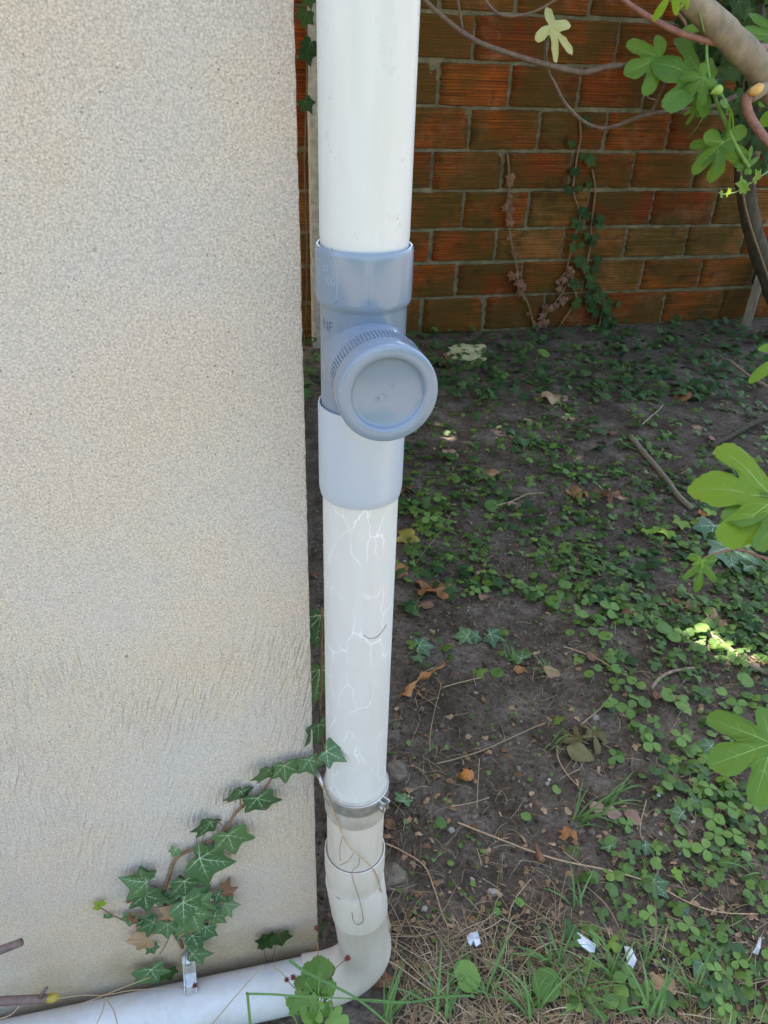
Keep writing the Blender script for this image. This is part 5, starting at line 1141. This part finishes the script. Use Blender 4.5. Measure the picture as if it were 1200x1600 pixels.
# cut twigs, bottom left
def cut_twig(label, pts, rads, y, knot=None):
    P = [plane_y(x, y_, y) for x, y_ in pts]; root = P[0].copy(); t_ = thing('cut_twig', label, 'twig', root)
    sp = smooth_path([p - root for p in P], 5); mb = MB(); mb.tube(sp, [float(np.interp(i, [0, len(sp) - 1], rads)) * (1 + .12 * noise.noise((i * .9, y, 3))) for i in range(len(sp))], 9); link('twig', mb.mesh('twig', [M['bark_dark'] if False else M['twig_grey']]), t_)
    return t_, root
M['twig_grey'] = mat_simple('grey brown twig', (.17, .115, .095), .8, .3, 70, .5)
cut_twig('short cut twig end pointing up at the left edge', [(-60, 1502), (-10, 1488), (34, 1472)], (.0075, .0065), -.10)
t_, root = cut_twig('grey twig with side stub and yellowed end lying at the left edge', [(-80, 1566), (0, 1564), (40, 1562), (75, 1560)], (.0085, .0075), -.085)
mb = MB(); mb.tube([plane_y(62, 1560, -.085) - root, plane_y(68, 1550, -.087) - root, plane_y(73, 1544, -.088) - root], [.004, .0035, .003], 7); link('side_stub', mb.mesh('side_stub', [M['twig_grey']]), t_)
mb = MB(); mb.tube([plane_y(74, 1560, -.085) - root, plane_y(84, 1559, -.086) - root, plane_y(93, 1558, -.087) - root], [.0075, .0085, .004], 9); link('knot', mb.mesh('knot', [M['dry_yellow']]), t_)
for lb, pts, yy in [('long pale straw lying along the top of the ground pipe', [(90, 1560), (130, 1555), (165, 1555), (210, 1547), (290, 1543)], -.095), ('thin straw crossing under the long one at the left of the ground pipe', [(110, 1575), (150, 1560), (200, 1540), (235, 1527)], -.10), ('pale forked straw at the bottom left corner', [(0, 1592), (18, 1585), (30, 1572)], -.115), ('dry thread of stem slanting across the ground pipe', [(330, 1602), (372, 1552), (412, 1508)], -.115), ('dark thin stem running from the seedling towards the burs', [(424, 1508), (440, 1520), (452, 1535)], -.11), ('thin dark stem hanging straight over the ground pipe', [(165, 1558), (160, 1580), (150, 1602)], -.112), ('thin dark stem leaning right over the ground pipe', [(165, 1558), (178, 1580), (184, 1604)], -.113)]:
    stick('straw_stalk', lb, pts, .0011, .0008, 'straw_obj', 'stem', n=5, wall=yy)
# stones
def stone(px, py, size, mat, label, flat=.6, seed=1, cat='stone'):
    p = ground_at(px, py); s = size * px_m(p) * .5; rs = random.Random(seed); mb = MB()
    nn, mm = 9, 7; vs = [(0, 0, 1)]
    for j in range(1, mm):
        for k in range(nn):
            a, b_ = 2 * PI * k / nn, PI * j / mm; vs.append((math.sin(b_) * math.cos(a), math.sin(b_) * math.sin(a), math.cos(b_)))
    vs.append((0, 0, -1)); out = []
    for v in vs:
        v = Vector(v); q = 1 + .45 * noise.noise(v * 1.1 + Vector((seed, 0, 0))) + .15 * noise.noise(v * 3 + Vector((seed, 4, 0))); out.append((v.x * q * s, v.y * q * s * .85, v.z * q * s * flat))
    fs = [(0, 1 + k, 1 + (k + 1) % nn) for k in range(nn)] + [(1 + j * nn + k, 1 + (j + 1) * nn + k, 1 + (j + 1) * nn + (k + 1) % nn, 1 + j * nn + (k + 1) % nn) for j in range(mm - 2) for k in range(nn)]
    L = len(vs) - 1; fs += [(L, L - nn + (k + 1) % nn, L - nn + k) for k in range(nn)]
    mb.add(out, fs); return tag(link('stone', mb.mesh('stone', [M[mat]], False), loc=p + Vector((0, 0, s * flat * .4))), label, cat)
stone(612, 1372, 46, 'rock', 'angular grey stone beside the socket of the drainpipe', .8, 3)
stone(614, 1212, 42, 'rock', 'grey stone half hidden behind the pipe at the clamp', .9, 8)
stone(728 + 6, 1540 - 60 + 0, 9, 'pebble', 'tiny white pebble below the white paper square', .7, 4)
stone(663, 1421, 11, 'pebble', 'small cream pebble right of the elbow socket', .7, 5); stone(705, 1298, 11, 'pebble', 'small tan pebble beside the green leaf right of the clamp', .7, 6); stone(770, 1395, 16, 'pebble', 'pale tan lump of soil in the front middle', .7, 7)
stone(737, 1375, 9, 'pebble', 'tiny cream pebble in the dark hollow of soil', .7, 9); stone(855, 1225, 8, 'pebble', 'tiny yellowish pebble left of the arching grass', .7, 10); stone(988, 1340, 13, 'rock', 'small grey pebble right of the ivy sprig', .8, 11); stone(930, 1122, 12, 'pebble', 'white crumb beside the trefoil weed above the olive leaves', .7, 13); stone(1146, 1001, 12, 'pebble', 'white pebble right of the second sunlit streak', .8, 14)
# round husk with two holes
p = ground_at(728, 1216); hs = thing('dry_husk', 'round orange brown husk with two dark holes on bare soil', 'husk', p); s = 13.5 * px_m(p)
mb = MB(); vs = []; nn, mm = 20, 12
ax = Matrix.Translation((0, 0, s * .55)) @ Matrix.Rotation(R(-25), 4, 'X')
mb.lathe([(max(.0001, s * .88 * math.sin(PI * j / mm) * (1 + .06 * math.sin(j * 2.))), s * .62 * math.cos(PI * j / mm)) for j in range(mm + 1)], nn, axis=ax @ Matrix.Diagonal((1, 1.22, 1, 1)))
link('shell', mb.mesh('shell', [M['fruit']]), hs)
for x, y, q in ((-.48, .22, .20), (.50, .26, .15)):
    mb = MB(); mb.lathe([(.0001, .004), (s * q, .003), (s * q * 1.15, -.004)], 10, axis=ax @ Matrix.Translation((x * s, y * s, s * .505))); link('hole', mb.mesh('hole', [M['hole']]), hs)
mb = MB(); mb.tube([(0, s * 1.2, s * .9), (.002, s * 1.5, s * 1.0), (0, s * 1.75, s * 1.2)], [.003, .0022, .0016], 6); link('stalk', mb.mesh('stalk', [M['stick']]), hs)
# dried pod
p = ground_at(843, 1346); mb = MB(); mb.tube(smooth_path([(0, .035, .02), (0, .02, .018), (0, .005, .014), (.002, -.012, .012)], 4), [.002, .003, .003, .004, .005, .006, .008, .009, .010, .009, .010, .008, .004], 8); tag(link('dry_pod', mb.mesh('dry_pod', [M['dry_brown']]), loc=p), 'dried brown pod hanging under the long dry stem', 'pod')
# white litter
def litter(px, py, poly, label, h=.012):
    P = [ground_at(x, y, h * (1 + .8 * ((i * 37) % 3))) for i, (x, y) in enumerate(poly)]; c = ground_at(px, py, h * 2.2)
    n = len(P); vs = [p_ - c for p_ in P] + [Vector((0, 0, 0))]; vs += [v + Vector((0, 0, -.0012)) for v in vs]
    m = n + 1; fs = [(k, (k + 1) % n, n) for k in range(n)] + [(m + (k + 1) % n, m + k, m + n) for k in range(n)] + [(k, m + k, m + (k + 1) % n, (k + 1) % n) for k in range(n)]
    mb = MB(); mb.add(vs, fs); tag(link('paper_scrap', mb.mesh('paper_scrap', [M['paper']], False), loc=c), label, 'litter')
litter(740, 1468, [(729, 1462), (736, 1457), (746, 1456), (749, 1464), (751, 1474), (744, 1479), (740, 1474), (735, 1478), (731, 1472)], 'small crumpled white square of plastic right of the elbow')
litter(912, 1470, [(889, 1448), (905, 1458), (931, 1476), (929, 1488), (919, 1487), (905, 1474)], 'white pointed triangle of litter among dry grass')
litter(984, 1496, [(975, 1478), (987, 1480), (995, 1500), (987, 1517), (981, 1506)], 'folded white paper scrap right of the white triangle')
litter(1182, 1478, [(1186, 1464), (1190, 1465), (1188, 1482), (1184, 1492), (1176, 1488), (1182, 1478)], 'thin white paper scrap at the right edge')
